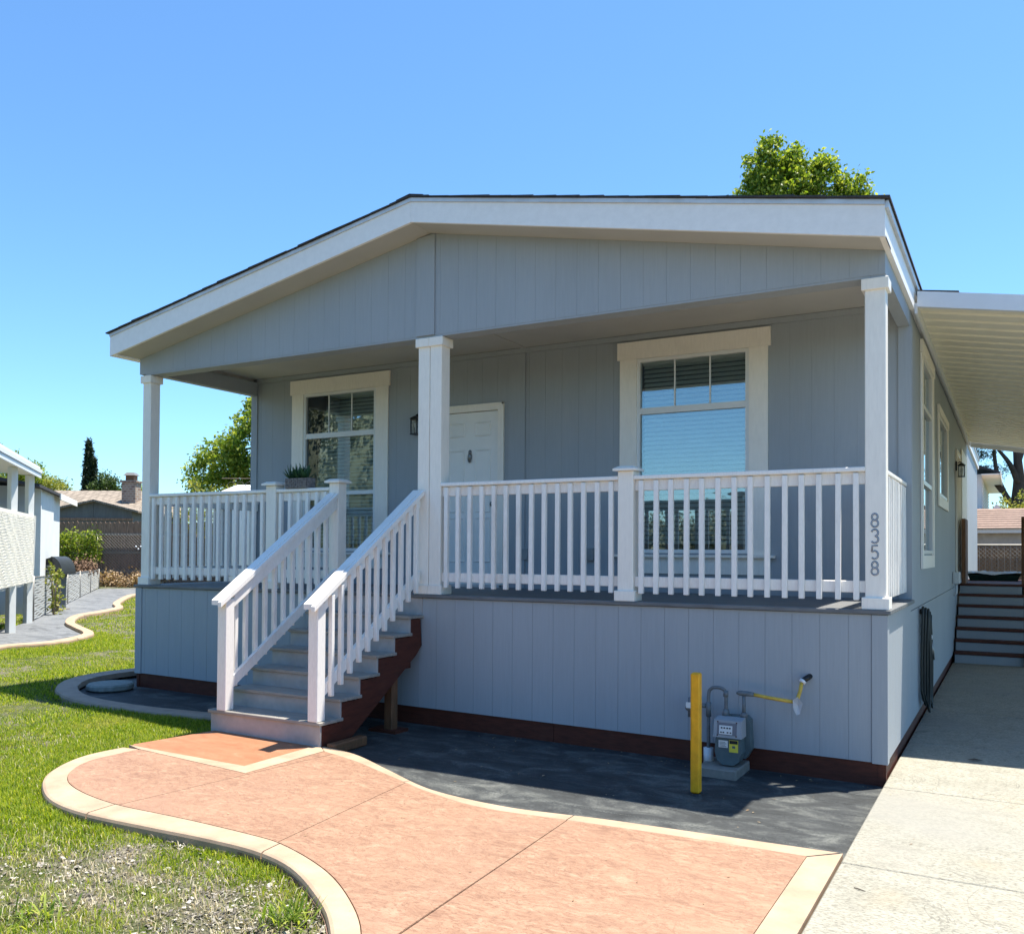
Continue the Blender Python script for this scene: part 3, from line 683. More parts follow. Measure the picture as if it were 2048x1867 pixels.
# --- roof
def rake(x0, x1, side):
    zb = lambda x: rz(x, 3.8985, 4.708); zt = lambda x: rz(x, 4.1196, 4.895)
    mb = MB(); mb.add([(x0, FOV, zb(x0)), (x1, FOV, zb(x1)), (x1, FOV, zt(x1)), (x0, FOV, zt(x0)), (x0, FOV+.03, zb(x0)), (x1, FOV+.03, zb(x1)), (x1, FOV+.03, zt(x1)), (x0, FOV+.03, zt(x0))],
        [(0, 1, 2, 3), (7, 6, 5, 4), (0, 4, 5, 1), (3, 2, 6, 7), (0, 3, 7, 4), (1, 5, 6, 2)]); mb.build('rake_board', FASC, house)
    mb = MB(); a = .001
    mb.add([(x0, FOV+.03, zb(x0)), (x1, FOV+.03, zb(x1)), (x1, .0, zb(x1)), (x0, .0, zb(x0)), (x0, FOV+.03, zb(x0)+.02), (x1, FOV+.03, zb(x1)+.02), (x1, .0, zb(x1)+.02), (x0, .0, zb(x0)+.02)],
        [(3, 2, 1, 0), (4, 5, 6, 7), (0, 1, 5, 4), (2, 3, 7, 6), (1, 2, 6, 5), (3, 0, 4, 7)]); mb.build('rake_soffit', CEIL, house)
    mb = MB(); n = 3
    for i in range(n):
        a = x0+(x1-x0)*i/n; b = x0+(x1-x0)*(i+1)/n; q = .003*(i % 2)
        mb = MB(); mb.add([(a, FOV-.012-q, zt(a)+.001), (b, FOV-.012-q, zt(b)+.001), (b, FOV-.012-q, zt(b)+.036), (a, FOV-.012-q, zt(a)+.036), (a, FOV+.05, zt(a)+.001), (b, FOV+.05, zt(b)+.001), (b, FOV+.05, zt(b)+.036), (a, FOV+.05, zt(a)+.036)],
            [(0, 1, 2, 3), (7, 6, 5, 4), (0, 4, 5, 1), (3, 2, 6, 7), (0, 3, 7, 4), (1, 5, 6, 2)]); mb.build('drip_edge', DRIP, house)
rake(-8.222, XPK-.001, 'L'); rake(XPK+.001, .0375, 'R')
roof = MB()
zt = lambda x: rz(x, 4.1196, 4.895)+.037
for a, b in ((-8.222, XPK), (XPK, .0375)):
    roof.add([(a, FOV-.01, zt(a)-.03), (b, FOV-.01, zt(b)-.03), (b, YB+.3, zt(b)-.03), (a, YB+.3, zt(a)-.03), (a, FOV-.01, zt(a)), (b, FOV-.01, zt(b)), (b, YB+.3, zt(b)), (a, YB+.3, zt(a))],
             [(3, 2, 1, 0), (4, 5, 6, 7), (0, 1, 5, 4), (2, 3, 7, 6), (1, 2, 6, 5), (3, 0, 4, 7)])
roof = roof.build('roof', SHING, house)
def course(xlo, xhi, sgn):
    """one lapped row of shingles; xlo is the downhill (outer) edge"""
    tk = .012+random.uniform(0, .006); f0 = FOV-.028-random.uniform(0, .014)
    zl, zh = zt(xlo)+.003+tk, zt(xhi)+.012
    V = [(xlo, f0, zl-tk), (xhi, f0, zh-tk*.5), (xhi, f0, zh), (xlo, f0, zl), (xlo, YB+.3, zl-tk), (xhi, YB+.3, zh-tk*.5), (xhi, YB+.3, zh), (xlo, YB+.3, zl)]
    MB().add(V, [(0, 1, 2, 3), (7, 6, 5, 4), (0, 4, 5, 1), (3, 2, 6, 7), (0, 3, 7, 4), (1, 5, 6, 2)]).build('shingle_course', SHING, roof)
nc = 19
for i in range(nc):
    a = -8.255+(XPK+8.255)*i/nc; b = -8.255+(XPK+8.255)*(i+1.35)/nc; course(a, min(b, XPK), 1)
    a = .075+(XPK-.075)*i/nc; b = .075+(XPK-.075)*(i+1.35)/nc; course(a, max(b, XPK), -1)
for i in range(60):
    y0 = FOV-.03+i*.33
    if y0 > YB: break
    zp = zt(XPK)+.022+.004*(i % 2); mb = MB(); mb.add([(XPK-.15, y0, zp-.026), (XPK, y0, zp+.006), (XPK+.15, y0, zp-.026), (XPK-.15, y0+.35, zp-.03), (XPK, y0+.35, zp), (XPK+.15, y0+.35, zp-.03), (XPK-.15, y0, zp-.034), (XPK+.15, y0, zp-.034), (XPK, y0, zp-.004)],
        [(0, 1, 4, 3), (1, 2, 5, 4), (0, 6, 8, 1), (1, 8, 7, 2)]); mb.build('ridge_shingle', SHING, roof)
# eave boards along both sides
box(.0, .0375, FOV+.031, YB+.25, 3.8985, 4.12).build('eave_board', FASC, house)
box(.038, .062, FOV+.0, YB+.25, 4.10, 4.150).build('drip_edge', DRIP, house)
box(-8.222, -W, FOV+.031, YB+.25, 3.8985, 4.12).build('eave_board', FASC, house)

# --- windows and doors
window(Tfront, WL[0], WL[1], *WZ, .19, house, MUL, (-6.815, -6.443))
window(Tfront, WRt[0], WRt[1], *WZ, .185, house, MUL, (-2.22, -1.85))
window(Tside, SW1[0], SW1[1], SW1[2], SW1[3], .15, house, [(2.405, 2.45), (3.19, 3.235)], (), apron=False, header=.13)
window(Tside, SW2[0], SW2[1], SW2[2], SW2[3], .14, house, [], (), apron=False, header=.10)
# front door
def door(T, s0, s1, z0, z1, parent, panels=True, mat=DOORW):
    dr = box(s0+.002, s1-.002, -.06, -.028, z0, z1, T).build('door', mat, parent)
    mb = MB(); cw = .068
    mb.box(s0-cw, s0, -.02, .024, z0, z1+cw, T).box(s1, s1+cw, -.02, .024, z0, z1+cw, T).box(s0, s1, -.02, .024, z1+.004, z1+cw, T)
    mb.build('door_frame', TRIM, dr)
    mb = MB(); mb.box(s0-cw-.012, s0-cw+.012, .0065, .034, z0, z1+cw+.012, T).box(s1+cw-.012, s1+cw+.012, .0065, .034, z0, z1+cw+.012, T).box(s0-cw-.012, s1+cw+.012, .0245, .034, z1+cw-.008, z1+cw+.014, T)
    mb.build('door_casing', TRIM, dr)
    box(s0-.03, s1+.03, -.06, .03, z0-.03, z0-.001, T).build('threshold', DRIP, dr)
    if panels:
        cx = (s0+s1)/2; 
        for sa, sb_ in ((cx-.286, cx-.068), (cx+.068, cx+.286)):
            for za, zb_ in ((z1-.285, z1-.115), (z1-1.165, z1-.43), (z1-1.74, z1-1.215)):
                mb = MB(); e = .028   # raised field with a sunk moulding
                o = [(sa, za), (sb_, za), (sb_, zb_), (sa, zb_)]; i1 = [(sa+.012, za+.012), (sb_-.012, za+.012), (sb_-.012, zb_-.012), (sa+.012, zb_-.012)]; i2 = [(sa+e, za+e), (sb_-e, za+e), (sb_-e, zb_-e), (sa+e, zb_-e)]
                V = [T(a, -.0275, b) for a, b in o]+[T(a, -.016, b) for a, b in i1]+[T(a, -.0255, b) for a, b in i2]
                F_ = [(i, (i+1) % 4, (i+1) % 4+4, i+4) for i in range(4)]+[(i+4, (i+1) % 4+4, (i+1) % 4+8, i+8) for i in range(4)]+[(8, 9, 10, 11)]
                mb.add(V, F_).build('door_panel', mat, dr)
    return dr
fd = door(Tfront, DR[0], DR[1], D+.03, 3.30, house)
kx, kz = -4.698, 2.785
mb = MB().sphere((kx, P+.024, kz+.055), (.022, .014, .026)).sphere((kx, P+.02, kz), (.030, .016, .05)).sphere((kx, P+.014, kz-.055), (.014, .014, .014))
mb.tube([(kx+.022*math.cos(t), P+.012, kz-.02+.045*math.sin(t)) for t in np.linspace(math.pi*.95, math.pi*2.05, 9)], .005, 6)
mb.build('door_knocker', BRASS, fd, smooth=True)
MB().sphere((DR[1]-.07, P-.02, 2.23), .03).tube([(DR[1]-.07, P+.03, 2.23), (DR[1]-.07, P-.02, 2.23)], .012).build('door_knob', BRASS, fd, smooth=True)
sd = door(Tside, SD[0], SD[1], 1.25, 3.30, house, panels=False, mat=TRIM)
box(10.6, 12.5, .0065, .03, 1.27, 3.55, Tside).build('white_panel', TRIM, house)
box(-4.0, -3.9, P-.03, P-.0065, 1.60, 1.72).build('outlet_box', plain('grey_outlet', (.25, .27, .28), .5), house)
box(-3.2, -3.1, P-.05, P-.0065, 1.60, 1.73).build('outlet_box', bpy.data.materials['grey_outlet'], house)

# wall lanterns
def lantern(base, dirv, nm_label):
    """base: point on the wall; dirv: outward unit vector (x,y)"""
    b = Vector(base); d = Vector((dirv[0], dirv[1], 0)); s = Vector((-d.y, d.x, 0)); z = Vector((0, 0, 1))
    L = thing('wall_lantern', base, nm_label, 'lamp', 'outdoor wall lanterns')
    def bx(c, hs, hd, hz):
        V = [c+s*i*hs+d*j*hd+z*k*hz for i in (-1, 1) for j in (-1, 1) for k in (-1, 1)]
        return V, [(0, 1, 3, 2), (4, 6, 7, 5), (0, 4, 5, 1), (2, 3, 7, 6), (0, 2, 6, 4), (1, 5, 7, 3)]
    c = b+d*.085
    mb = MB().add(*bx(b+d*.012+z*.08, .045, .011, .075)); mb.build('back_plate', BLK, L)
    MB().tube([b+d*.02+z*.12, b+d*.06+z*.15, b+d*.085+z*.135], .009, 6).build('arm', BLK, L, smooth=True)
    mb = MB()
    for i in (-1, 1):
        for j in (-1, 1): mb.add(*bx(c+s*i*.042+d*j*.042-z*.0, .005, .005, .085))
    mb.add(*bx(c-z*.09, .052, .052, .006)).add(*bx(c+z*.085, .050, .050, .006)); mb.build('cage', BLK, L)
    top = c+z*.092; V = [top+s*i*.060+d*j*.060 for i, j in ((-1, -1), (1, -1), (1, 1), (-1, 1))]+[c+z*.128+s*i*.016+d*j*.016 for i, j in ((-1, -1), (1, -1), (1, 1), (-1, 1))]
    MB().add(V, [(3, 2, 1, 0), (0, 1, 5, 4), (1, 2, 6, 5), (2, 3, 7, 6), (3, 0, 4, 7), (4, 5, 6, 7)]).build('lantern_roof', BLK, L)
    MB().add(*bx(c, .038, .038, .082)).build('lantern_glass', LGLASS, L)
    MB().tube([c-z*.08, c-z*.01], .010, 8).sphere(c+z*.02, (.022, .022, .035)).build('bulb', PVC, L, smooth=True)
lantern((-5.385, P-.006, 3.165), (0, -1), 'black lantern on the porch wall between window and front door')
lantern((.007, 9.0, 3.02), (1, 0), 'black lantern on the side wall under the carport')

# house number on the corner post
def stroke(pts, r, y, mat, nm, par):
    mb = MB(); P2 = [Vector((a, y, b)) for a, b in pts]; mb.tube(P2, r, 6)
    mb.v = [(v[0], y+(v[1]-y)*.35, v[2]) for v in mb.v]; return mb.build(nm, mat, par, smooth=True)
def arc(cx, cz, rx, rz_, a0, a1, n=14): return [(cx+rx*math.cos(R(a0+(a1-a0)*i/n)), cz+rz_*math.sin(R(a0+(a1-a0)*i/n))) for i in range(n+1)]
def digit(ch, cx, zc, h=.104):
    hw = .0225
    if ch == '8': return arc(cx, zc+.024, hw*.9, .024, -90, 270)+arc(cx, zc-.024, hw*1.05, .026, 90, -270)
    if ch == '3': return arc(cx, zc+.024, hw, .025, 165, -90, 12)+arc(cx, zc-.025, hw*1.05, .026, 90, -150, 14)
    if ch == '5': return [(cx+hw*.9, zc+.048), (cx-hw*.75, zc+.046), (cx-hw*.95, zc+.004)]+arc(cx-.001, zc-.020, hw*1.05, .030, 135, -140, 14)
for ch, zc in zip('8358', (1.934, 1.818, 1.70, 1.583)):
    cx = -.076; pts = digit(ch, cx, zc); base = stroke(pts, .0066, .010, DIGD, 'house_number', pr_); stroke(pts, .0036, .0078, DIG, 'digit_face', pr_)

# ================================================================== PORCH STAIRS
st = thing('porch_stairs', (-4.7, -.75, .1), 'grey porch stairs with white handrails and a red-brown stringer', 'stairs')
TX0, TX1 = -5.335, -4.065; nose = [(-1.455, .30), (-1.21, .457), (-.965, .614), (-.72, .771), (-.475, .928), (-.235, 1.085)]
for i, (y, z) in enumerate(nose):
    yb_ = nose[i+1][0]+.035 if i < 5 else .0
    cbox(TX0, TX1, y, yb_+.02, z-.028, z, c=.004).build('tread', TREAD, st)
    zl = (nose[i-1][1] if i else .10); box(TX0+.02, TX1-.012, y+.022, y+.04, zl, z-.029).build('riser', RISER, st)
box(TX0+.02, TX1-.012, -.012, -.001, 1.086, D-.036).build('riser', RISER, st)
for xs in (TX1-.011, TX0+.01):
    pts = [(-1.42, .10)]
    for i, (y, z) in enumerate(nose):
        pts.append((y+.041, (nose[i-1][1] if i else .10))); pts.append((y+.041, z-.029))
        ye = nose[i+1][0]+.041 if i < 5 else -.017
        # scalloped underside of the tread edge
        for q in range(1, 8): pts.append((y+.041+(ye-y-.041)*q/8, z-.029-(.012 if q % 2 else .002)))
    pts += [(-.017, .80), (-.10, .72), (-1.06, .10)]
    mb = MB(); n = len(pts); V = [(xs, a, b) for a, b in pts]+[(xs-.04 if xs > -4.7 else xs+.04, a, b) for a, b in pts]
    mb.add(V, [tuple(range(n)), tuple(range(2*n-1, n-1, -1))]+[(i, (i+1) % n, (i+1) % n+n, i+n) for i in range(n)]); mb.build('stringer', REDW, st)
for xx_ in (-4.14, -5.24): cbox(xx_-.045, xx_+.045, -.45, -.36, .05, .62).build('support_post', BROWN, st)
box(-4.32, -4.02, -.50, -.30, .045, .075).build('support_pad', REDW, st)
cbox(-4.04, -3.95, -1.40, -.98, .05, .13, c=.01).build('ground_beam', BROWN, st)
box(-5.3, -4.1, -.25, -.16, .60, .74).build('ledger', REDW, st)
hz = lambda y: 1.262+.676*(y+1.5)
for xr, tag_ in ((-5.165, 0), (-4.118, 1)):
    np_ = cbox(xr-.062 if tag_ == 0 else xr-.075, xr+.04 if tag_ == 0 else xr+.025, -1.455, -1.355, .301, hz(-1.40)-.065, c=.005).build('newel_post', RAILW, st)
    y0, y1 = -1.51, -.012
    mb = MB(); 
    def rb(xa, xb, ya, yb_, top, bot):
        mb.add([(x, y, f(y)) for x in (xa, xb) for y in (ya, yb_) for f in (bot, top)], [(0, 1, 3, 2), (4, 6, 7, 5), (0, 4, 5, 1), (2, 3, 7, 6), (0, 2, 6, 4), (1, 5, 7, 3)])
    rb(xr-.075, xr+.012, y0, y1, hz, lambda y: hz(y)-.042)
    rb(xr+.016, xr+.055, y0-.015, y1, lambda y: hz(y)-.006, lambda y: hz(y)-.048)
    xa_, xb_ = (xr-.028, xr+.010) if tag_ else (xr+.0, xr+.036)
    rb(xa_, xb_, -1.355, y1, lambda y: hz(y)-.043, lambda y: hz(y)-.165)
    rb(xa_, xb_, -1.355, y1, lambda y: hz(y)-.765, lambda y: hz(y)-.865)
    hr = mb.build('handrail', RAILW, st)
    n = 11
    for i in range(n):
        y = -1.29+i*.1185; zb_ = hz(y)-.91; zt_ = hz(y)-.048
        cbox(xr+.0105 if tag_ else xr-.039, xr+.0485 if tag_ else xr-.001, y-.019, y+.019, zb_, zt_-.03, c=.003).build('baluster', RAILW, hr)

# ================================================================== CARPORT
cp = thing('carport', (2, 1.8, 0), 'white metal carport roof over the driveway beside the house', 'carport')
cz = lambda x: 3.935-.175*(x-.06)
y = P+.03; k = 0
while y < 13.1:
    w_ = .305; x0, x1 = .064, 4.3; V = []
    prof = [(0, 0), (.20, 0), (.21, .05), (.285, .05), (.295, 0), (.304, 0)]
    for x in (x0, x1):
        for a, b in prof[:6]: V.append((x, y+a, cz(x)+b+.004))
        for a, b in prof[:6][::-1]: V.append((x, y+a, cz(x)+b+.008))
    n = 12; MB().add(V, [tuple(range(n)), tuple(range(2*n-1, n-1, -1))]+[(i, (i+1) % n, (i+1) % n+n, i+n) for i in range(n)]).build('roof_pan', PANW, cp)
    y += w_
def crossbar(ya, yb_, z0, z1, nm, mt=CARF):
    MB().add([(x, yy_, cz(x)+q) for x in (.064, 4.36) for yy_ in (ya, yb_) for q in (z0, z1)], [(0, 1, 3, 2), (4, 6, 7, 5), (0, 4, 5, 1), (2, 3, 7, 6), (0, 2, 6, 4), (1, 5, 7, 3)]).build(nm, mt, cp)
crossbar(P-.03, P+.028, -.02, .12, 'front_fascia'); crossbar(13.12, 13.2, -.09, .12, 'rear_fascia')
box(4.3, 4.4, P, 13.1, cz(4.3)-.15, cz(4.3)+.1).build('edge_gutter', CARF, cp)
MB().add([(.063, P-.03, 4.065), (.063, P+.5, 4.14), (.063, 13.0, 4.14), (.40, P-.03, 4.012), (.40, 13.0, 4.02), (.063, P-.03, 4.06), (.063, 13, 4.06)], [(0, 3, 4, 2, 1), (0, 1, 2, 6, 5)]).build('flashing', SHING, cp)
box(.038, .0635, P+.0, 13.1, 3.86, 3.955).build('wall_hanger', CARF, cp)
for yy_ in (2.1, 5.8, 9.4, 12.9): cbox(4.15, 4.25, yy_-.05, yy_+.05, .05, cz(4.2)-.14).build('post', CARF, cp)

# ================================================================== SIDE STAIRS under the carport
ss = thing('side_stairs', (.5, 9, .05), 'shaded blue-grey side steps with red-brown edges under the carport', 'stairs')
for i in range(7):
    ya = 8.13+.265*i; z1 = .05+.165*(i+1)
    box(.03, 1.12, ya, ya+.02, z1-.165+(.0 if i == 0 else .0), z1-.04).build('riser', SIDE, ss)
    cbox(.02, 1.13, ya-.02, ya+.27 if i < 6 else ya+.3, z1-.038, z1, c=.004).build('tread', REDW, ss)
box(.03, 1.13, 10.0, 13.0, 1.05, 1.20).build('landing', REDW, ss)
for x_ in (.05, 1.08): MB().add([(x_-.02, 8.16, .05), (x_-.02, 9.99, 1.15), (x_-.02, 9.99, .05), (x_+.02, 8.16, .05), (x_+.02, 9.99, 1.15), (x_+.02, 9.99, .05)], [(0, 1, 2), (5, 4, 3), (0, 3, 4, 1), (1, 4, 5, 2), (2, 5, 3, 0)]).build('stringer', REDW, ss)
cbox(.925, 1.02, 9.72, 9.81, .06, 2.30).build('railing_post', BROWN, ss)
cbox(.94, 1.03, 8.05, 8.14, .05, 1.2).build('railing_post', BROWN, ss)
MB().tube([(1.0, 11.9, 1.2), (1.0, 11.9, 2.22), (1.0, 9.77, 2.22)], .022, 6).build('railing_post', REDW, ss)
MB().bar((.975, 8.09, 1.15), (.975, 9.76, 2.25), .04, .09).build('railing_rail', BROWN, ss)
box(.06, .12, 9.6, 10.5, 1.20, 2.28).build('stair_gate', BROWN, ss)
ub = thing('utility_box', (.03, 8.3, 1.3), 'small white utility box fixed low on the side wall by the steps', 'utility box')
cbox(.0065, .10, 8.1, 8.42, 1.24, 1.42, c=.01).build('housing', PVC, ub); MB().tube([(.05, 8.2, 1.24), (.05, 8.2, 1.1), (.02, 8.2, 1.06)], .018, 6).build('conduit', PVC, ub, smooth=True)
gb = thing('storage_bin', (.45, 12.2, 1.2), 'low dark green bin with a rumpled pale cover at the top of the side steps', 'bin')
MB().add([(.1, 11.9, 1.20), (.88, 11.9, 1.20), (.88, 12.6, 1.20), (.1, 12.6, 1.20), (.06, 11.85, 1.31), (.92, 11.85, 1.31), (.92, 12.65, 1.31), (.06, 12.65, 1.31)], [(3, 2, 1, 0), (0, 1, 5, 4), (1, 2, 6, 5), (2, 3, 7, 6), (3, 0, 4, 7), (4, 5, 6, 7)]).build('tub', GRN, gb)
V = []; F_ = []
for j in range(7):
    for i in range(11): V.append((.04+.09*i, 11.84+.14*j, 1.322+.045*math.sin(i*.9+j*1.3)*(1 if 0 < j < 6 else .4)+.02*random.random()))
for j in range(6):
    for i in range(10): F_.append((j*11+i, j*11+i+1, (j+1)*11+i+1, (j+1)*11+i))
MB().add(V, F_).build('cover', TARP, gb, smooth=True)

# hose hung on the side wall
hs = thing('garden_hose', (.06, 2.7, .1), 'dark coiled garden hose hanging on the side wall below the window', 'hose')
for i in range(9):
    yy0 = 2.5+.055*i+random.uniform(-.02, .02); top = 1.16-.012*i; bot = .18+random.uniform(-.05, .10); off = .035+.02*(i % 3)
    pts = [(off, yy0-.05, bot+.10), (off, yy0-.055, .7), (off+.01, yy0-.03, top-.03), (off+.005, yy0+.03, top), (off, yy0+.09, top-.05), (off+.012, yy0+.10, .65), (off+.01, yy0+.09, bot+.09), (off+.015, yy0+.03, bot)]
    MB().tube(spline(pts+[pts[0]], 4), .012, 6, cap=False).build('hose_loop', RUBBER, hs, smooth=True)
MB().tube([(.07, 2.98, .83), (.085, 3.0, .70), (.10, 3.03, .62)], [.016, .022, .012], 8).build('hose_nozzle', BRASS, hs, smooth=True)
MB().tube([(.075, 2.95, .87), (.075, 2.97, .83)], .02, 8).build('hose_collar', PVC, hs, smooth=True)
cbox(.0065, .05, 2.62, 2.82, 1.10, 1.15, c=.004).build('hose_hook', BLK, hs)

# ================================================================== GAS METER, BOLLARD
gm = thing('gas_meter', (-1.06, -.2, .01), 'grey gas meter with yellow and white tags on a concrete pad', 'gas meter')
cbox(-1.28, -.98, -.42, -.02, .004, .082, c=.008).build('concrete_pad', CONC, gm)
# body: rounded bottom front housing
X0, X1 = -1.172, -.968; prof = [(X0+.01, .30), (X0, .19), (X0+.02, .125), (X0+.06, .095), (X1-.06, .095), (X1-.02, .125), (X1, .19), (X1-.01, .30)]
MB().ext(prof, 'y', -.315, -.20).build('meter_body', METER, gm)
MB().ext([(X0+.015, .44), (X0+.005, .21), (X0+.03, .13), (X1-.0, .13), (X1+.04, .20), (X1+.03, .42), (X1+.0, .45)], 'y', -.199, -.10).build('meter_case', METER, gm)
MB().add([(X0-.006, -.335, .302), (X1+.006, -.335, .302), (X1+.002, -.318, .428), (X0-.002, -.318, .428), (X0-.006, -.20, .302), (X1+.006, -.20, .302), (X1+.002, -.20, .442), (X0-.002, -.20, .442)], [(0, 1, 2, 3), (7, 6, 5, 4), (0, 4, 5, 1), (3, 2, 6, 7), (0, 3, 7, 4), (1, 5, 6, 2)]).build('index_cover', METERL, gm)
def on_face(x0, x1, z0, z1, e, nm, mt, par): # thin plate on the sloped index cover or the body front
    f = (lambda z: -.335+(z-.302)*.135-e) if z0 > .30 else (lambda z: -.315-e)
    return MB().add([(x0, f(z0), z0), (x1, f(z0), z0), (x1, f(z1), z1), (x0, f(z1), z1), (x0, f(z0)+.002, z0), (x1, f(z0)+.002, z0), (x1, f(z1)+.002, z1), (x0, f(z1)+.002, z1)], [(0, 1, 2, 3), (7, 6, 5, 4), (0, 4, 5, 1), (3, 2, 6, 7), (0, 3, 7, 4), (1, 5, 6, 2)]).build(nm, mt, par)
on_face(-1.148, -1.0, .322, .412, .0025, 'dial_window', plain('dial_shadow', (.16, .165, .19), .4), gm)
lb = on_face(-1.132, -1.032, .328, .392, .0055, 'number_label', PAPER, gm)
for i, xa in enumerate((-1.118, -1.098, -1.076, -1.056)): on_face(xa, xa+.012, .370, .380, .0085, 'print_mark', INK, lb)
for i, xa in enumerate((-1.122, -1.104, -1.072, -1.050)): on_face(xa, xa+.012, .338, .347, .0085, 'print_mark', INK, lb)
l2 = on_face(-1.140, -1.070, .225, .278, .0025, 'white_tag', PAPER, gm)
for q in range(4): on_face(-1.133, -1.08-.01*(q % 2), .233+.01*q, .236+.01*q, .0045, 'print_mark', METER, l2)
l3 = on_face(-1.060, -.992, .195, .285, .0025, 'yellow_tag', TAGY, gm); on_face(-1.056, -.996, .258, .282, .0045, 'tag_band', INK, l3); on_face(-1.036, -1.014, .225, .243, .0045, 'print_mark', METER, l3)
for dx in (-1.145, -1.003):
    for dz in (.318, .416): MB().sphere((dx, -.336+(dz-.302)*.135, dz), .006, 6, 4).build('cover_screw', REDW, gm)
# pipework
def pipe(pts, r, nm, mt=PIPE, n=10): return MB().tube(pts, r, n).build(nm, mt, gm, smooth=True)
px = -1.262
pipe(spline([(px, -.17, .03), (px, -.17, .40), (px, -.17, .585), (px+.02, -.17, .635), (px+.06, -.175, .65), (px+.11, -.18, .645), (px+.135, -.18, .62), (px+.14, -.18, .57), (px+.14, -.18, .45)], 5), .0135, 'inlet_pipe')
pipe([(px, -.17, .42), (px, -.17, .53)], .021, 'coupling'); pipe([(px+.14, -.18, .44), (px+.14, -.18, .49)], [.03, .022], 'union'); pipe([(px+.137, -.18, .585), (px+.14, -.18, .63)], .019, 'elbow')
pipe([(px, -.17, .05), (px, -.17, .18)], .038, 'pvc_sleeve', PVC, 12)
pipe([(px-.02, -.17, .5), (px-.13, -.15, .5)], .018, 'inlet_tee')
mb = MB().sphere((px-.15, -.15, .47), (.045, .045, .03)).tube([(px-.15, -.15, .40), (px-.15, -.15, .55)], .022, 8); mb.build('regulator', PIPE, gm, smooth=True)
box(px-.172, px-.128, -.199, -.196, .475, .52).build('regulator_label', PAPER, gm)
ox = -.985
pipe([(ox, -.18, .44), (ox, -.18, .60)], .0135, 'outlet_pipe'); pipe([(ox, -.18, .44), (ox, -.18, .475)], [.03, .022], 'union')
pipe([(ox-.055, -.18, .622), (ox-.03, -.18, .622), (ox+.02, -.178, .621), (ox+.075, -.176, .617)], [.010, .020, .020, .017], 'outlet_tee')
MB().tube([(ox+.075, -.176, .617), (ox+.20, -.165, .60), (ox+.37, -.15, .583)], .0135, 10).build('yellow_pipe', YELP, gm, smooth=True)
MB().tube([(ox+.37, -.15, .583), (ox+.385, -.13, .60), (ox+.40, -.10, .66), (ox+.405, -.07, .72)], .0135, 10).build('yellow_pipe', YELP, gm, smooth=True)
MB().tube([(ox+.405, -.07, .72), (ox+.415, -.06, .735)], .026, 10).build('tape_wrap', PVC, gm, smooth=True)
MB().tube([(ox+.415, -.06, .735), (ox+.44, -.03, .755), (ox+.455, .01, .765)], .021, 10).build('wall_stub', BLK, gm, smooth=True)
MB().add([(ox+.36, -.172, .60), (ox+.395, -.168, .625), (ox+.43, -.16, .58), (ox+.41, -.16, .50), (ox+.385, -.166, .49), (ox+.365, -.172, .54), (ox+.395, -.15, .56)], [(0, 1, 6), (1, 2, 6), (2, 3, 6), (3, 4, 6), (4, 5, 6), (5, 0, 6)]).build('plastic_wrap', plain('plastic_film', (.45, .47, .5), .25), gm)
bo = thing('bollard', (-1.115, -.946, .01), 'yellow painted steel bollard standing in front of the gas meter', 'bollard')
MB().cbox(-1.1475, -1.0825, -.979, -.913, .03, .857, c=.01).build('post', YEL, bo)
MB().tube([(-1.115, -.946, -.0), (-1.115, -.946, .029)], [.05, .04], 12).build('foot', BLK, bo)

# stone disc in the side bed
sd_ = MB(); n = 40; V = [(0, 0, 0)]
pts = [(1, 0), (1, .7), (.94, 1), (0, 1)]
V = []; 
for rr, hh in ((.92, 0), (1, .2), (1, .75), (.93, 1)):
    for i in range(n): a = 2*math.pi*i/n; j = 1+.012*math.sin(5*a+1)+.01*math.sin(11*a); V.append((-8.15+.25*rr*j*math.cos(a), -.32+.25*rr*j*math.sin(a), .097+.075*hh))
F_ = [(j*n+i, j*n+(i+1) % n, (j+1)*n+(i+1) % n, (j+1)*n+i) for j in range(3) for i in range(n)]+[tuple(range(3*n, 4*n)), tuple(range(n-1, -1, -1))]
MB().add(V, F_).build('stepping_stone', STONE, None, label='round pale stepping stone lying in the dark bed at the porch corner', category='stone')

# planter on the rail
pt = thing('planter', (-5.69, .06, 2.331), 'small woven box planter with a spiky succulent on the porch railing', 'planter')
mb = MB()
for q in range(5):
    for k_ in range(10):
        for s_ in (0, 1):
            y_ = -.005 if s_ == 0 else .125; o_ = .004*((q+k_) % 2)
            x_ = -5.83+.0292*k_; mb.box(x_, x_+.027, y_-o_-.004, y_+.006, 2.336+.0205*q, 2.336+.0205*q+.018)
mb.box(-5.836, -5.83, .0, .12, 2.332, 2.44).box(-5.538, -5.532, .0, .12, 2.332, 2.44).box(-5.83, -5.538, .0, .12, 2.332, 2.34); mb.build('basket', WOVEN, pt)
box(-5.828, -5.54, .002, .118, 2.35, 2.425).build('soil', SOILP, pt)
V = []; F_ = []
for r_ in range(7):
    cx_ = -5.80+.037*r_; cy_ = .06+random.uniform(-.03, .03)
    for k_ in range(16):
        a = random.uniform(0, 6.28); t = random.uniform(.1, 1.35); L_ = random.uniform(.11, .19); d_ = Vector((math.cos(a)*math.sin(t), math.sin(a)*math.sin(t), math.cos(t)))
        s_ = d_.cross(Vector((0, 0, 1))).normalized()*.010; b_ = Vector((cx_, cy_, 2.42)); i0 = len(V)
        V += [b_-s_*.6, b_+s_*.6, b_+d_*L_*.5+s_*1.1, b_+d_*L_*.5-s_*1.1, b_+d_*L_+Vector((0, 0, .01))]; F_ += [(i0, i0+1, i0+2, i0+3), (i0+3, i0+2, i0+4)]
MB().add(V, F_).build('succulent', SUCC, pt)

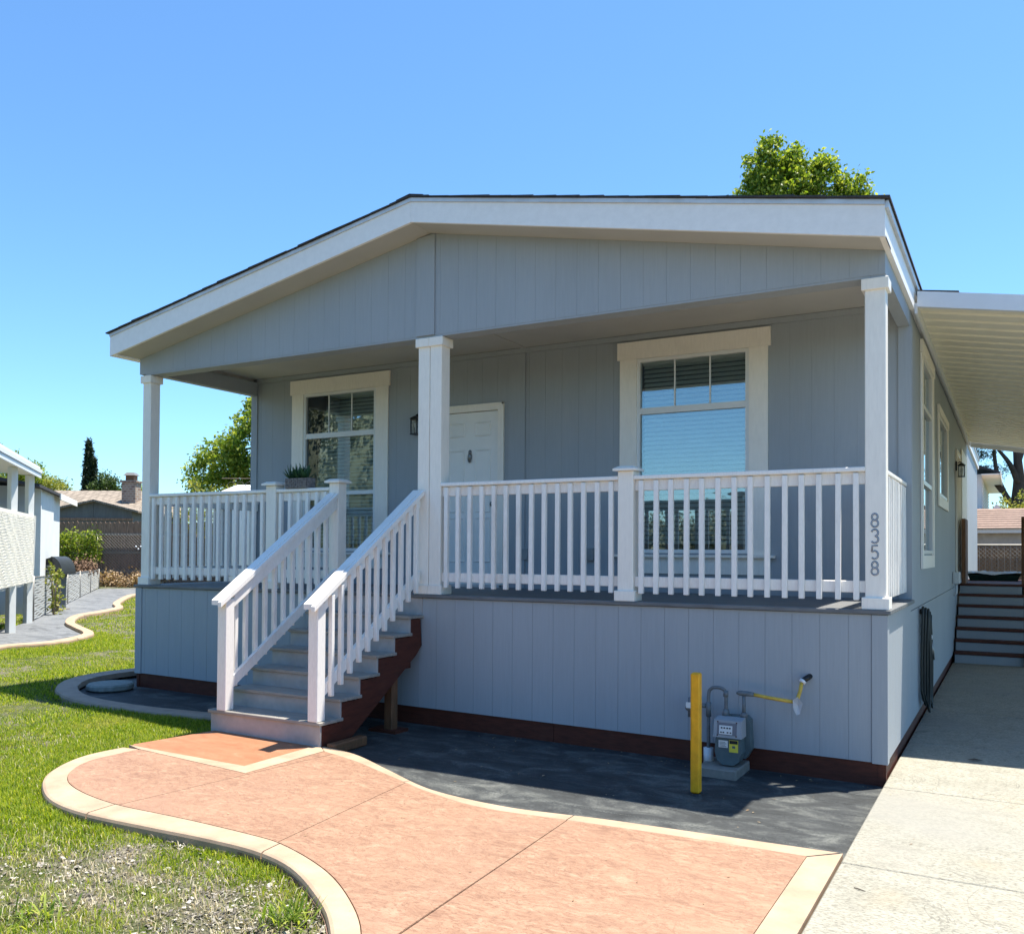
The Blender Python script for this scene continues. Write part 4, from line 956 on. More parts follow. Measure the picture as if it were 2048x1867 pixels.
# ================================================================== VEGETATION
def leaves(centres, nper, spread, size, mat, name, parent, up=.3, aspect=.55, flat=1.0):
    """leaf-shaped faces scattered in small clumps"""
    C_ = np.repeat(np.asarray(centres, float), nper, 0); n = len(C_)
    sp = spread if np.ndim(spread) else np.full(3, spread)
    p = C_+rng.normal(0, 1, (n, 3))*sp
    d = rng.normal(0, 1, (n, 3)); d[:, 2] = d[:, 2]*flat-.25; d /= np.linalg.norm(d, axis=1)[:, None]
    a = rng.normal(0, 1, (n, 3)); s = np.cross(d, a); s /= np.linalg.norm(s, axis=1)[:, None]
    L = size*rng.uniform(.6, 1.3, n)[:, None]; wd = L*aspect*.5
    V = np.stack([p, p+d*L*.45+s*wd, p+d*L, p+d*L*.45-s*wd], 1).reshape(-1, 3)
    return npmesh(name, V, np.arange(4*n).reshape(n, 4), mat, parent)
def crown_points(blobs, n, hollow=.55):
    w_ = np.array([b[1][0]*b[1][1]*b[1][2] for b in blobs])**.67; w_ = w_/w_.sum(); out_ = []
    for (c, r), q in zip(blobs, w_):
        k = max(3, int(n*q)); v = rng.normal(0, 1, (k, 3)); v /= np.linalg.norm(v, axis=1)[:, None]
        rad = rng.uniform(hollow**3, 1.12, k)**(1/3); out_.append(np.array(c)+v*rad[:, None]*np.array(r))
    return np.concatenate(out_)
def tree(name, base, blobs, label, mat, nclump, nper, spread, size, trunk_r, group, trunk_top=None, bark=BARK, nlimb=10, flat=1.0):
    t = thing(name, base, label, 'tree', group); b = Vector(base); cp_ = crown_points(blobs, nclump)
    top = Vector(trunk_top) if trunk_top else Vector(blobs[0][0])
    pts = [b-Vector((0, 0, .2)), b+(top-b)*.3+Vector((random.uniform(-.1, .1), random.uniform(-.1, .1), 0))*trunk_r*3, b+(top-b)*.65, top]
    tp = spline([tuple(p) for p in pts], 5); rs = [trunk_r*(1-.75*i/(len(tp)-1)) for i in range(len(tp))]
    MB().tube(tp, rs, 8).build('trunk', bark, t, smooth=True)
    mb = MB()
    for i in range(nlimb):
        k = random.randint(int(len(tp)*.45), len(tp)-2); s = Vector(tp[k]); e_ = Vector(cp_[random.randrange(len(cp_))]); m_ = (s+e_)/2+Vector((random.uniform(-.2, .2), random.uniform(-.2, .2), .25))*trunk_r*3
        mb.tube(spline([tuple(s), tuple(m_), tuple(e_)], 4), [rs[k]*.55*(1-.85*q/8) for q in range(9)], 6)
    lb_ = mb.build('limbs', bark, t, smooth=True); lb_['kind'] = 'stuff'
    cr = leaves(cp_, nper, spread, size, mat, 'crown', t, flat=flat); return t
def shrub(name, centres, nper, spread, size, mat, label, base, cat='shrub', group=None, stems=6, aspect=.55):
    t = thing(name, base, label, cat, group); mb = MB()
    for i in range(stems):
        c = centres[random.randrange(len(centres))]; mb.tube([base, (base[0]*.5+c[0]*.5, base[1]*.5+c[1]*.5, base[2]*.4+c[2]*.6), tuple(c)], [.02, .014, .006], 5)
    mb.build('stems', PALEB, t, smooth=True)['kind'] = 'stuff'; leaves(centres, nper, spread, size, mat, 'foliage', t, aspect=aspect); return t

# tree rising behind the roof
tree('shade_tree', (-5.6, 22.0, .05), [((-5.6, 22.0, 12.6), (1.25, 1.1, 1.5)), ((-5.95, 21.6, 13.75), (.72, .7, 1.0)), ((-5.15, 21.8, 13.6), (.5, .5, .75)), ((-4.45, 22.2, 13.1), (.75, .7, .95)), ((-7.1, 21.6, 12.2), (.75, .7, .4)), ((-3.75, 22.4, 12.75), (.55, .5, .65)), ((-6.6, 21.7, 13.0), (.45, .5, .75)), ((-5.95, 21.6, 14.45), (.32, .3, .5)), ((-5.05, 21.8, 14.1), (.28, .3, .5)), ((-4.2, 22.1, 13.9), (.32, .3, .45)), ((-7.5, 21.5, 12.15), (.6, .5, .22)), ((-3.3, 22.4, 12.9), (.3, .3, .5)), ((-5.6, 22, 10.3), (2.4, 2.2, 1.6))],
     'tall leafy green tree rising behind the house roof', LEAF, 560, 80, .12, .14, .22, None, trunk_top=(-5.5, 22.1, 13.0), nlimb=30)
# big trees seen past the left porch posts
tree('garden_tree', (-22.0, 15.4, .4), [((-21.4, 15.1, 5.1), (1.15, 1.1, 1.55)), ((-20.9, 15.3, 6.3), (.8, .8, 1.0)), ((-22.4, 14.6, 4.7), (.85, .85, .8)), ((-23.0, 14.2, 4.1), (.65, .6, .6)), ((-20.5, 15.5, 4.2), (1.4, 1.2, 1.5))],
     'bushy green tree seen past the left end of the porch', LEAF, 330, 80, .14, .13, .16, 'trees beyond the fences', trunk_top=(-21.4, 15.1, 5.6), nlimb=16)
shrub('oleander_shrub', crown_points([((-20.3, 11.6, 2.9), (.55, .5, .75)), ((-19.6, 12.0, 2.8), (.5, .5, .8)), ((-18.6, 12.6, 2.8), (.5, .5, .7))], 60), 45, .11, .13, LEAFY, 'yellow-green narrow-leaved shrub below the bushy tree at the porch end', (-19.9, 11.8, .36), group=None, aspect=.3)
for nm, c, r, lab, mt in [('far_tree', (-43.9, 19.4, 5.7), (1.3, 1.2, 1.3), 'green treetop at the left edge of the picture', LEAF), ('far_tree', (-42.45, 20.25, 5.45), (.85, .8, .75), 'green treetop above the neighbour porch roof, second from the left edge', LEAF),
        ('far_tree', (-41.4, 20.9, 4.6), (.95, .8, .75), 'light green treetop left of the dark cypress', LEAFY), ('far_tree', (-38.95, 22.3, 4.6), (.75, .7, .8), 'dark green treetop between the cypress and the chimney', LEAFD), ('far_tree', (-37.4, 23.1, 4.0), (.65, .6, 1.0), 'narrow green treetop right of the chimney', LEAF)]:
    tree(nm, (c[0], c[1], .5), [(c, r), ((c[0]+r[0]*.5, c[1]+.2, c[2]-r[2]*.5), (r[0]*.7, r[1]*.7, r[2]*.7)), ((c[0]-r[0]*.4, c[1], c[2]-r[2]*.3), (r[0]*.6, r[1]*.6, r[2]*.8)), ((c[0], c[1], c[2]-1.2), (r[0]*1.1, r[1], 1.0))], lab, mt, 150, 70, .13, .12, .13, 'trees beyond the fences', nlimb=8)
# Italian cypress
cy = thing('cypress_tree', (-53.15, 31.4, .5), 'slim dark cypress standing tall behind the grey roof', 'tree')
MB().tube([(-53.15, 31.4, .3), (-53.15, 31.4, 7.5)], [.16, .03], 6).build('trunk', BARK, cy)
q = []
for i in range(2600):
    z = rng.uniform(.9, 8.8); t = (8.85-z)/8; rr = .42*min(1, (t*1.7)**.62)*min(1, (z-.3)/1.2); a = rng.uniform(0, 6.28); k = rr*(.72+.33*rng.random()); q.append((-53.15+k*math.cos(a), 31.4+k*math.sin(a), z))
for i in range(700):
    z = rng.uniform(3, 7.7); t = (7.75-z)/5; rr = .26*min(1, (t*1.6)**.7); a = rng.uniform(0, 6.28); q.append((-52.82+rr*math.cos(a), 31.58+rr*math.sin(a), z))
leaves(q, 5, (.06, .06, .14), .22, CYPR, 'crown', cy, aspect=.3, flat=2.5)

# dark pine under the far end of the carport
pn = thing('pine_tree', (.9, 30.5, .0), 'dark pine with forked trunk seen beyond the carport', 'tree')
MB().tube(spline([(.75, 30.5, -.1), (.85, 30.5, 2.5), (1.0, 30.5, 4.2), (.95, 30.4, 5.3), (.80, 30.3, 7.5)], 4), [.34-.017*i for i in range(17)], 9).build('trunk', BARK, pn, smooth=True)
for p_ in ([(1.0, 30.5, 3.9), (1.35, 30.6, 4.8), (1.8, 30.6, 6.4)], [(.97, 30.4, 5.1), (1.15, 30.5, 5.7), (1.3, 30.4, 7.2)], [(.98, 30.4, 4.3), (.70, 30.2, 5.0), (.2, 30, 5.7)], [(.92, 30.4, 3.3), (.5, 30.2, 4.0), (.25, 30, 5.0), (.2, 30, 6.4)], [(.5, 30.2, 4.0), (.0, 30.1, 4.6)]):
    n_ = len(spline(p_, 4)); MB().tube(spline(p_, 4), [.13-.09*i/(n_-1) for i in range(n_)], 7).build('limb', BARK, pn, smooth=True)
cp_ = crown_points([((-.1, 30.1, 5.5), (.45, .5, .35)), ((.35, 30.1, 4.75), (.38, .4, .28)), ((.1, 30, 6.3), (.6, .6, .4)), ((.6, 30.2, 5.75), (.3, .4, .2)), ((1.7, 30.6, 6.3), (.6, .5, .5)), ((1.8, 30.6, 4.9), (.35, .4, .35)), ((.8, 30.3, 7.6), (1.2, 1.1, .7)), ((-.15, 30.1, 4.75), (.2, .3, .18))], 150)
leaves(cp_, 45, .09, .13, PINE, 'crown', pn, aspect=.22)
shrub('garden_shrub', crown_points([((.55, 27.2, 3.1), (.3, .4, .42)), ((1.15, 27.4, 3.2), (.35, .4, .5)), ((.85, 27.3, 2.7), (.6, .4, .5))], 50), 40, .10, .11, LEAFY, 'bright yellow-green shrub behind the brown garage roof', (.8, 27.3, 0))

# ================================================================== LEFT NEIGHBOUR
e_ = Vector((-.76, .65, 0)); n_ = Vector((.65, .76, 0)); A_ = Vector((-17.1, 4.61, 0))
nb = thing('neighbour_home', (-17.1, 4.6, .3), 'white mobile home with a lattice-screened porch at the left edge', 'house')
def ob(o, sa, sb_, na, nb_, z0, z1):
    """box along e (sa..sb) and n (na..nb) from o"""
    V = [o+e_*s+n_*t+Vector((0, 0, z)) for s in (sa, sb_) for t in (na, nb_) for z in (z0, z1)]
    return MB().add(V, [(0, 1, 3, 2), (4, 6, 7, 5), (0, 4, 5, 1), (2, 3, 7, 6), (0, 2, 6, 4), (1, 5, 7, 3)])
ob(A_, .08, 3.3, -4.5, 0, .2, 3.0).build('side_wall', WHITEW, nb)
ob(A_, .02, .079, -4.5, -.1, .2, 3.0).build('end_wall', SHADEW, nb)
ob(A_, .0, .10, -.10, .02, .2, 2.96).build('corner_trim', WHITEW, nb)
ob(A_, -.01, .019, -4.4, -.12, 2.60, 2.65).build('wall_trim', SHADEW, nb)
ob(A_, -.012, .018, -1.9, -1.3, 2.74, 2.90).build('vent', GREYP, nb)
V = [A_+e_*s+n_*t+Vector((0, 0, z)) for s in (-1.0, 5.7) for t, z in ((.12, 2.93), (.12, 2.99), (-4.5, 3.75), (-4.5, 3.69))]
MB().add(V, [(0, 1, 2, 3), (7, 6, 5, 4), (0, 4, 5, 1), (1, 5, 6, 2), (2, 6, 7, 3), (3, 7, 4, 0)]).build('roof', SHING, nb)
ob(A_, 2.2, 5.7, .121, .15, 2.84, 2.985).build('eave_board', TRIM, nb)
B_ = Vector((-15.53, 3.38, 0))
for s in (0, -1.84, -3.7):
    p_ = B_+e_*s; cbox(p_.x-.06, p_.x+.06, p_.y-.06, p_.y+.06, G(p_.x)-.1, 3.08).build('porch_post', WHITEW, nb)
V = [B_+e_*s+n_*t+Vector((0, 0, z)) for s in (-5, .22) for t, z in ((.14, 3.08), (.14, 3.16), (-2.9, 3.42), (-2.9, 3.34))]
MB().add(V, [(0, 1, 2, 3), (7, 6, 5, 4), (0, 4, 5, 1), (1, 5, 6, 2), (2, 6, 7, 3), (3, 7, 4, 0)]).build('porch_roof', PANW, nb)
ob(B_, -5, .24, .141, .165, 3.05, 3.13).build('porch_fascia', CARF, nb); ob(B_, -5, .24, .141, .18, 3.14, 3.21).build('porch_gutter', CARF, nb); ob(B_, -5, .24, .10, .14, 3.225, 3.27).build('porch_gutter', CARF, nb)
ob(B_, -5, -.05, -2.8, -.06, .98, 1.08).build('porch_floor', SHADEW, nb)
ob(B_, -5, -.05, -2.8, -2.75, .2, .98).build('crawl_shade_sheet', plain('crawl_shade', (.05, .05, .05), .9), nb)  # dark sheet standing in for the shade under the porch floor
mb = MB()
for i in range(26):
    z = 1.08+.0465*i; pp = []
    for k_ in range(26):
        s = -4.6+4.62*k_/25; pp.append(B_+e_*s+n_*(.075+.008*math.sin(k_*2.1+i))+Vector((0, 0, z+.012*math.sin(k_*1.7+i*.9))))
    for a, b in zip(pp[:-1], pp[1:]): mb.bar(a, b, .006, .025)
for i in range(44):
    s = -4.55+.105*i; mb.bar(B_+e_*s+n_*.090+Vector((0, 0, 1.06)), B_+e_*(s+.20)+n_*.090+Vector((0, 0, 2.32)), .006, .022, upv=e_)
mb.build('lattice_screen', LATT, nb, kind='stuff')
ob(B_, -4.7, .03, .045, .07, 2.27, 2.33).build('screen_rail', LATT, nb)
# tub under the porch
tb = Vector((-15.0, 2.6, G(-15))); V = []; n = 14
for rr, z in ((.16, .25), (.30, .62), (.34, .64), (.30, .60), (.14, .27)):
    for i in range(n): a = 2*math.pi*i/n; V.append((tb.x-.35+rr*math.cos(a), tb.y-.45+rr*1.3*math.sin(a), tb.z+z))
wb = thing('wheelbarrow', (tb.x-.35, tb.y-.45, tb.z), 'dark green wheelbarrow stored under the neighbour porch', 'wheelbarrow')
MB().add(V, [(j*n+i, j*n+(i+1) % n, (j+1)*n+(i+1) % n, (j+1)*n+i) for j in range(4) for i in range(n)]+[tuple(range(n))]).build('tray', GRN, wb, smooth=True)
MB().tube([(tb.x-.35+.10*math.cos(t), tb.y-.05, tb.z+.14+.12*math.sin(t)) for t in np.linspace(0, 6.28, 13)], .03, 6).build('wheel', BLKP, wb, smooth=True)
for k_ in (-.12, .12): MB().tube([(tb.x-.35+k_, tb.y-.05, tb.z+.14), (tb.x-.35+k_*1.5, tb.y-.6, tb.z+.28), (tb.x-.35+k_*1.7, tb.y-1.1, tb.z+.5)], .018, 6).build('handle', BROWN, wb, smooth=True)
for k_ in (-.14, .14): MB().tube([(tb.x-.35+k_, tb.y-.6, tb.z+.28), (tb.x-.35+k_, tb.y-.65, tb.z-.02)], .015, 6).build('leg', BLKP, wb, smooth=True)

# low woven fence along the far path
lf = thing('low_fence', (-20, 7.5, .35), 'low wire fence woven with white slats along the far path', 'fence')
F0 = Vector((-15.80, 3.66, 0)); F1 = Vector((-24.4, 11.35, 0)); fd_ = (F1-F0); FL = fd_.length; fd_ = fd_.normalized(); fn_ = Vector((fd_.y, -fd_.x, 0))
for i in range(6):
    p_ = F0+fd_*(FL*i/5); MB().tube([(p_.x, p_.y, G(p_.x)-.1), (p_.x, p_.y, 1.16-.02*i)], .024, 7).build('post', WIRE, lf, smooth=True)
MB().tube([tuple(F0+fd_*(FL*i/20)+Vector((0, 0, 1.13-.10*i/20))) for i in range(21)], .014, 6).build('top_rail', WIRE, lf, smooth=True)
for j in range(16):
    mb = MB(); pp = []
    for k_ in range(60):
        s = FL*k_/59; x_ = (F0+fd_*s).x; z0_ = G(x_)+.05; z1_ = 1.10-.10*k_/59; z = z0_+(z1_-z0_)*j/15
        pp.append(F0+fd_*s+fn_*(.012*math.sin(k_*3.14+j*3.14))+Vector((0, 0, z+.010*math.sin(k_*1.3+j*2.2)+random.uniform(-.006, .006))))
    for a, b in zip(pp[:-1], pp[1:]): mb.bar(a, b, .005, .028)
    mb.build('slat', WHSLAT, lf)
mb = MB()
for k_ in range(150):
    s = FL*k_/150; p_ = F0+fd_*s; z0_ = G(p_.x)+.03
    mb.tube([p_+Vector((0, 0, z0_)), F0+fd_*min(FL, s+.35)+Vector((0, 0, 1.08-.10*k_/150))], .004, 3, cap=False); mb.tube([F0+fd_*min(FL, s+.35)+Vector((0, 0, z0_)), p_+Vector((0, 0, 1.08-.10*k_/150))], .004, 3, cap=False)
mb.build('wire_mesh', WIRE, lf, kind='stuff')
for (cx_, cy_, z0_, z1_, lab) in ((-16.75, 4.72, .3, 1.32, 'tall yellow-green weed climbing the near end of the low fence'), (-17.45, 5.28, .3, .95, 'short yellow-green weed at the foot of the low fence')):
    pts_ = [(cx_+random.uniform(-.05, .05)*(1+1.0*(k_/14)), cy_+random.uniform(-.1, .1), z0_+(z1_-z0_)*k_/14) for k_ in range(15)]
    if z1_ > 1.1: pts_ += [(cx_+random.uniform(-.16, .14), cy_+random.uniform(-.1, .1), random.uniform(1.0, 1.34)) for k_ in range(9)]
    shrub('weed', pts_, 9, .045, .085, LEAFY, lab, (cx_, cy_, z0_), 'weed', stems=5)
# cooling unit behind the low fence
ac = thing('cooling_unit', (-17.9, 5.25, .3), 'dark grey louvred cooling unit with rounded black cover behind the low fence', 'cooling unit')
Oa = Vector((-18.02, 5.16, 0)); ax_ = Vector((.873, .488, 0)); ay_ = Vector((-.488, .873, 0))
def aob(a0, a1, b0, b1, z0, z1): 
    V = [Oa+ax_*a+ay_*b+Vector((0, 0, z)) for a in (a0, a1) for b in (b0, b1) for z in (z0, z1)]
    return MB().add(V, [(0, 1, 3, 2), (4, 6, 7, 5), (0, 4, 5, 1), (2, 3, 7, 6), (0, 2, 6, 4), (1, 5, 7, 3)])
aob(0, .36, .02, .6, .35, 1.40).build('cabinet', GREYP, ac)
for k_ in range(4): aob(.03, .32, -.005, .02, 1.08+.07*k_, 1.115+.07*k_).build('louvre', METERL if k_ == 2 else GREYP, ac)
V = []; nn = 10
for b_ in (.0, .62):
    for i in range(nn+1): t = math.pi/2*i/nn; V.append(Oa+ax_*(.30+.26*math.sin(t))+ay_*b_+Vector((0, 0, 1.12+.40*math.cos(t))))
    V.append(Oa+ax_*.0+ay_*b_+Vector((0, 0, 1.43))); V.append(Oa+ax_*.0+ay_*b_+Vector((0, 0, 1.402))); V.append(Oa+ax_*.361+ay_*b_+Vector((0, 0, 1.402))); V.append(Oa+ax_*.361+ay_*b_+Vector((0, 0, 1.05)))
k_ = nn+5; MB().add(V, [tuple(range(k_)), tuple(range(2*k_-1, k_-1, -1))]+[(i, (i+1) % k_, (i+1) % k_+k_, i+k_) for i in range(k_)]).build('cover', BLKP, ac)
aob(.05, .5, .1, .5, .2, .35).build('base', CONC, ac)

# back fence with chain link in front
bf = thing('board_fence', (-25, 13.1, .45), 'dark weathered board fence with chain link in front, across the left back', 'fence')
Q0 = Vector((-28.4, 11.2, 0)); qd = Vector((.873, .488, 0)); qn = Vector((.488, -.873, 0)); QL = 11.5
bw_ = .155; nbd = int(QL/bw_)
for i in range(nbd):
    s = i*bw_; h = 2.62+random.uniform(-.02, .02); wv = bw_-.008; zb_ = .40; V = []
    prof = [(0, zb_), (wv, zb_), (wv, h-.045), (wv-.035, h), (.035, h), (0, h-.045)]
    for t in (0, -.02): V += [Q0+qd*(s+a)+qn*t+Vector((0, 0, b)) for a, b in prof]
    MB().add(V, [(0, 1, 2, 3, 4, 5), (11, 10, 9, 8, 7, 6)]+[(j, (j+1) % 6, (j+1) % 6+6, j+6) for j in range(6)]).build('board', FENCE, bf)
for z in (2.19, 1.58, .95):
    a = Q0+Vector((0, 0, z))+qn*.03; MB().bar(a, a+qd*QL, .04, .085).build('rail', FENCER, bf)
for i in range(6):
    p_ = Q0+qd*(.6+i*2.1)+qn*.09; MB().tube([(p_.x, p_.y, .3), (p_.x, p_.y, 2.2)], .03, 7).build('post', WIRE, bf, smooth=True)
mb = MB(); sp_ = .105
for i in range(int((QL+1.8)/sp_)):
    for sg in (1, -1):
        s0_ = i*sp_; a = Q0+qn*.10+qd*max(0, min(QL, s0_)); L_ = 1.75; s1_ = s0_-L_*sg if sg > 0 else s0_-L_
        if sg > 0: p1, p2 = (s0_-L_, .45), (s0_, .45+L_)
        else: p1, p2 = (s0_, .45), (s0_-L_, .45+L_)
        if min(p1[0], p2[0]) < 0 or max(p1[0], p2[0]) > QL: continue
        mb.tube([Q0+qn*.10+qd*p1[0]+Vector((0, 0, p1[1])), Q0+qn*.10+qd*p2[0]+Vector((0, 0, p2[1]))], .0055, 3, cap=False)
mb.build('chain_link', WIRE, bf, kind='stuff')
for i, s in enumerate((4.02, 4.18, 4.33, 4.10, 4.26)):
    p_ = Q0+qd*s+qn*.14+Vector((0, 0, 1.78 if i < 3 else 1.70)); MB().sphere(p_, .035, 7, 5).build('white_ornament', PVC, bf, smooth=True)
shrub('fence_shrub', [tuple(Q0+qd*rng.uniform(1.2, 2.9)+qn*rng.uniform(.15, .5)+Vector((0, 0, rng.uniform(1.35, 2.2)))) for i in range(60)], 55, .10, .085, LEAF, 'green shrub growing against the board fence', (-26.3, 11.9, .45))
shrub('dry_brush', [tuple(Q0+qd*rng.uniform(2.2, 5.2)+qn*rng.uniform(.3, .9)+Vector((0, 0, rng.uniform(.45, .85)))) for i in range(60)], 40, .11, .09, DRYB, 'dry tan brush at the foot of the board fence', (-25.1, 12.3, .45), 'brush')
shrub('dead_vine', [tuple(F1-fd_*rng.uniform(.3, 3.2)+Vector((0, 0, rng.uniform(1.0, 1.28)))-fn_*rng.uniform(0.05, .5)) for i in range(40)], 40, .10, .08, plain('dead_vine_leaf', (.17, .10, .06), .8, .4, 9), 'brown dead vine over the far end of the low fence', (F1.x+.8, F1.y-.9, .45), 'vine')

# house with chimney behind the board fence
bh = thing('shingled_house', (-33, 17.6, .5), 'house with grey-brown shingle roof and brick chimney behind the fence', 'house')
Oh = Vector((-34.45, 16.75, 0)); hx = Vector((.873, .488, 0)); hy = Vector((-.488, .873, 0))
H = lambda a, b, z: Oh+hx*a+hy*b+Vector((0, 0, z))
def hb(a0, a1, b0, b1, z0, z1):
    V = [H(a, b, z) for a in (a0, a1) for b in (b0, b1) for z in (z0, z1)]
    return MB().add(V, [(0, 1, 3, 2), (4, 6, 7, 5), (0, 4, 5, 1), (2, 3, 7, 6), (0, 2, 6, 4), (1, 5, 7, 3)])
hb(-5, 3.0, .8, 6, .3, 3.2).build('wall', BRKWALL, bh)
V = [H(-6, -.2, 3.30), H(3.35, -.2, 3.30), H(2.3, 3.6, 4.40), H(-6, 3.6, 4.40), H(-6, 7.4, 3.3), H(3.35, 7.4, 3.3)]
MB().add(V+[v-Vector((0, 0, .10)) for v in V], [(0, 1, 2, 3), (3, 2, 5, 4), (1, 5, 2), (0, 6, 7, 1), (1, 7, 11, 5), (9, 8, 7, 6), (10, 11, 8, 9)]).build('roof', ROOFG, bh)
V = [H(.05, -.75, 3.28), H(1.9, -.75, 3.66), H(3.4, -.75, 3.28), H(.05, -.75, 2.6), H(3.4, -.75, 2.6)]; V2 = [v+hy*.9 for v in V]
MB().add(V+V2, [(0, 1, 2, 4, 3), (8, 9, 7, 6, 5), (3, 4, 9, 8), (0, 3, 8, 5), (2, 7, 9, 4)]).build('gable_wall', BRKWALL, bh)
hb(1.72, 1.78, -.775, -.751, 2.6, 3.60).build('gable_batten', BRKWALL, bh); hb(.0, 3.45, -.80, -.76, 2.88, 2.98).build('gable_beam', FENCE, bh)
for a0, z0, a1, z1 in ((-.25, 3.28, 1.9, 3.74), (1.9, 3.74, 3.75, 3.28)):
    MB().add([H(a0, -1.0, z0), H(a1, -1.0, z1), H(a1, .8, z1), H(a0, .8, z0), H(a0, -1.0, z0-.08), H(a1, -1.0, z1-.08), H(a1, .8, z1-.08), H(a0, .8, z0-.08)], [(0, 1, 2, 3), (7, 6, 5, 4), (0, 4, 5, 1), (2, 6, 7, 3), (0, 3, 7, 4), (1, 5, 6, 2)]).build('gable_roof', ROOFG, bh)
ch_ = hb(2.10, 2.70, 1.2, 1.8, 3.3, 4.62).build('chimney', BRICK, bh); hb(2.04, 2.76, 1.14, 1.86, 4.62, 4.70).build('chimney_crown', BRICK, ch_); hb(2.22, 2.58, 1.3, 1.7, 4.70, 4.93).build('flue', BROWN, ch_); 
V = [H(a, b, 4.93) for a, b in ((2.14, 1.22), (2.66, 1.22), (2.66, 1.78), (2.14, 1.78))]+[H(a, b, 5.06) for a, b in ((2.24, 1.34), (2.56, 1.34), (2.56, 1.66), (2.24, 1.66))]
MB().add(V, [(3, 2, 1, 0), (4, 5, 6, 7)]+[(i, (i+1) % 4, (i+1) % 4+4, i+4) for i in range(4)]).build('chimney_cap', WIRE, ch_)
# white shed behind the porch end
sh = thing('white_shed', (-16.6, 10.9, .3), 'small white-roofed shed seen over the left porch railing', 'shed')
Os = Vector((-17.75, 10.05, 0)); S_ = lambda a, b, z: Os+hx*a+hy*b+Vector((0, 0, z))
MB().add([S_(a, b, z) for a in (.15, 2.6) for b in (.1, 2) for z in (.2, 3.2)], [(0, 1, 3, 2), (4, 6, 7, 5), (0, 4, 5, 1), (2, 3, 7, 6), (0, 2, 6, 4), (1, 5, 7, 3)]).build('wall', WHITEW, sh)
MB().add([S_(0, 0, 3.22), S_(2.8, 0, 3.22), S_(2.8, 1, 3.5), S_(.2, 1, 3.5), S_(2.8, 2.1, 3.22), S_(0, 2.1, 3.22)], [(0, 1, 2, 3), (3, 2, 4, 5), (0, 3, 5)]).build('roof', PVC, sh)
for k_ in range(9): 
    c_ = S_(.35+.24*k_, 0, 3.42); MB().tube([c_+hx*(.10*math.cos(t))+Vector((0, 0, .09*math.sin(t))) for t in np.linspace(0, 5.5, 11)], .008, 5).build('scroll', PALEB, sh, smooth=True)
MB().tube([S_(.1, 0, 3.60), S_(2.6, 0, 3.60)], .010, 5).build('scroll_rail', PALEB, sh)
MB().tube([S_(.95, 0, 3.35), S_(.95, 0, 3.85)], .010, 5).build('scroll_rail', PALEB, sh)

# ================================================================== RIGHT BACKGROUND
gr = thing('brown_garage', (1.5, 24, 0), 'low white garage with brown shingle roof beyond the carport', 'garage')
box(-3, 6, 22.3, 27, 0, 2.34).build('wall', plain('cream_wall', (.55, .54, .50), .8), gr)
box(-3.2, 6.2, 21.95, 22.29, 2.30, 2.42).build('eave_board', TRIM, gr)
for i in range(9):
    y0, y1 = 21.9+i*.30, 21.9+(i+1)*.30+.08; z0, z1 = 2.42+.075*i, 2.42+.075*(i+1.25)
    MB().add([(-3.2, y0, z0), (6.2, y0, z0), (6.2, y0, z0+.022), (-3.2, y0, z0+.022), (-3.2, y1, z1-.02), (6.2, y1, z1-.02), (6.2, y1, z1), (-3.2, y1, z1)], [(0, 1, 2, 3), (7, 6, 5, 4), (0, 4, 5, 1), (3, 2, 6, 7), (0, 3, 7, 4), (1, 5, 6, 2)]).build('shingle_course', ROOFB, gr)
MB().add([(-3.2, 24.6, 3.09), (6.2, 24.6, 3.09), (6.2, 27.3, 2.4), (-3.2, 27.3, 2.4)], [(0, 1, 2, 3)]).build('rear_roof', ROOFB, gr)
MB().add([(.9, 25.5, 2.9), (2.6, 25.5, 3.75), (4.3, 25.5, 2.9), (.9, 27.5, 2.9), (2.6, 27.5, 3.75), (4.3, 27.5, 2.9)], [(0, 1, 2), (5, 4, 3), (0, 3, 4, 1), (1, 4, 5, 2)]).build('dormer_roof', ROOFB, gr)
MB().add([(.12, 25.2, 3.0), (.36, 25.2, 3.28), (.62, 25.2, 3.0), (.12, 26.2, 3.0), (.36, 26.2, 3.28), (.62, 26.2, 3.0)], [(0, 1, 2), (5, 4, 3), (0, 3, 4, 1), (1, 4, 5, 2)]).build('vent_gable', TRIM, gr)
wh = thing('sided_house', (-3, 30, 0), 'white house with horizontal siding and wide eave beyond the carport', 'house')
box(-5, -.08, 25.9, 34.9, 0, 4.3).build('wall', WHITEW, wh)
for i in range(12): MB().add([(-.078, 25.9, 2.9+.115*i), (-.078, 34.9, 2.9+.115*i), (-.05, 25.9, 2.9+.115*i), (-.05, 34.9, 2.9+.115*i), (-.074, 25.9, 3.01+.115*i), (-.074, 34.9, 3.01+.115*i)], [(0, 2, 3, 1), (2, 4, 5, 3), (0, 4, 2), (1, 3, 5)]).build('siding_course', WHITEW, wh)
MB().add([(.45, 25.2, 4.32), (.45, 35.2, 4.32), (-2.5, 35.2, 5.4), (-2.5, 25.2, 5.4), (.45, 25.2, 4.26), (.45, 35.2, 4.26), (-2.5, 35.2, 5.34), (-2.5, 25.2, 5.34)], [(0, 1, 2, 3), (7, 6, 5, 4), (0, 4, 5, 1), (2, 6, 7, 3), (0, 3, 7, 4), (1, 5, 6, 2)]).build('roof', SHING, wh)
box(-.07, .44, 25.2, 35.2, 4.22, 4.255).build('soffit', TRIM, wh); box(.452, .48, 25.2, 35.2, 4.18, 4.36).build('eave_board', TRIM, wh)
cf = thing('lattice_fence', (1, 20.8, 0), 'brown board fence with diagonal wire beyond the carport', 'fence')
for i in range(40):
    x_ = -1.5+i*.15; MB().box(x_, x_+.142, 20.9, 20.92, .0, 1.95+random.uniform(-.03, .03)).build('board', FENCE, cf)
mb = MB()
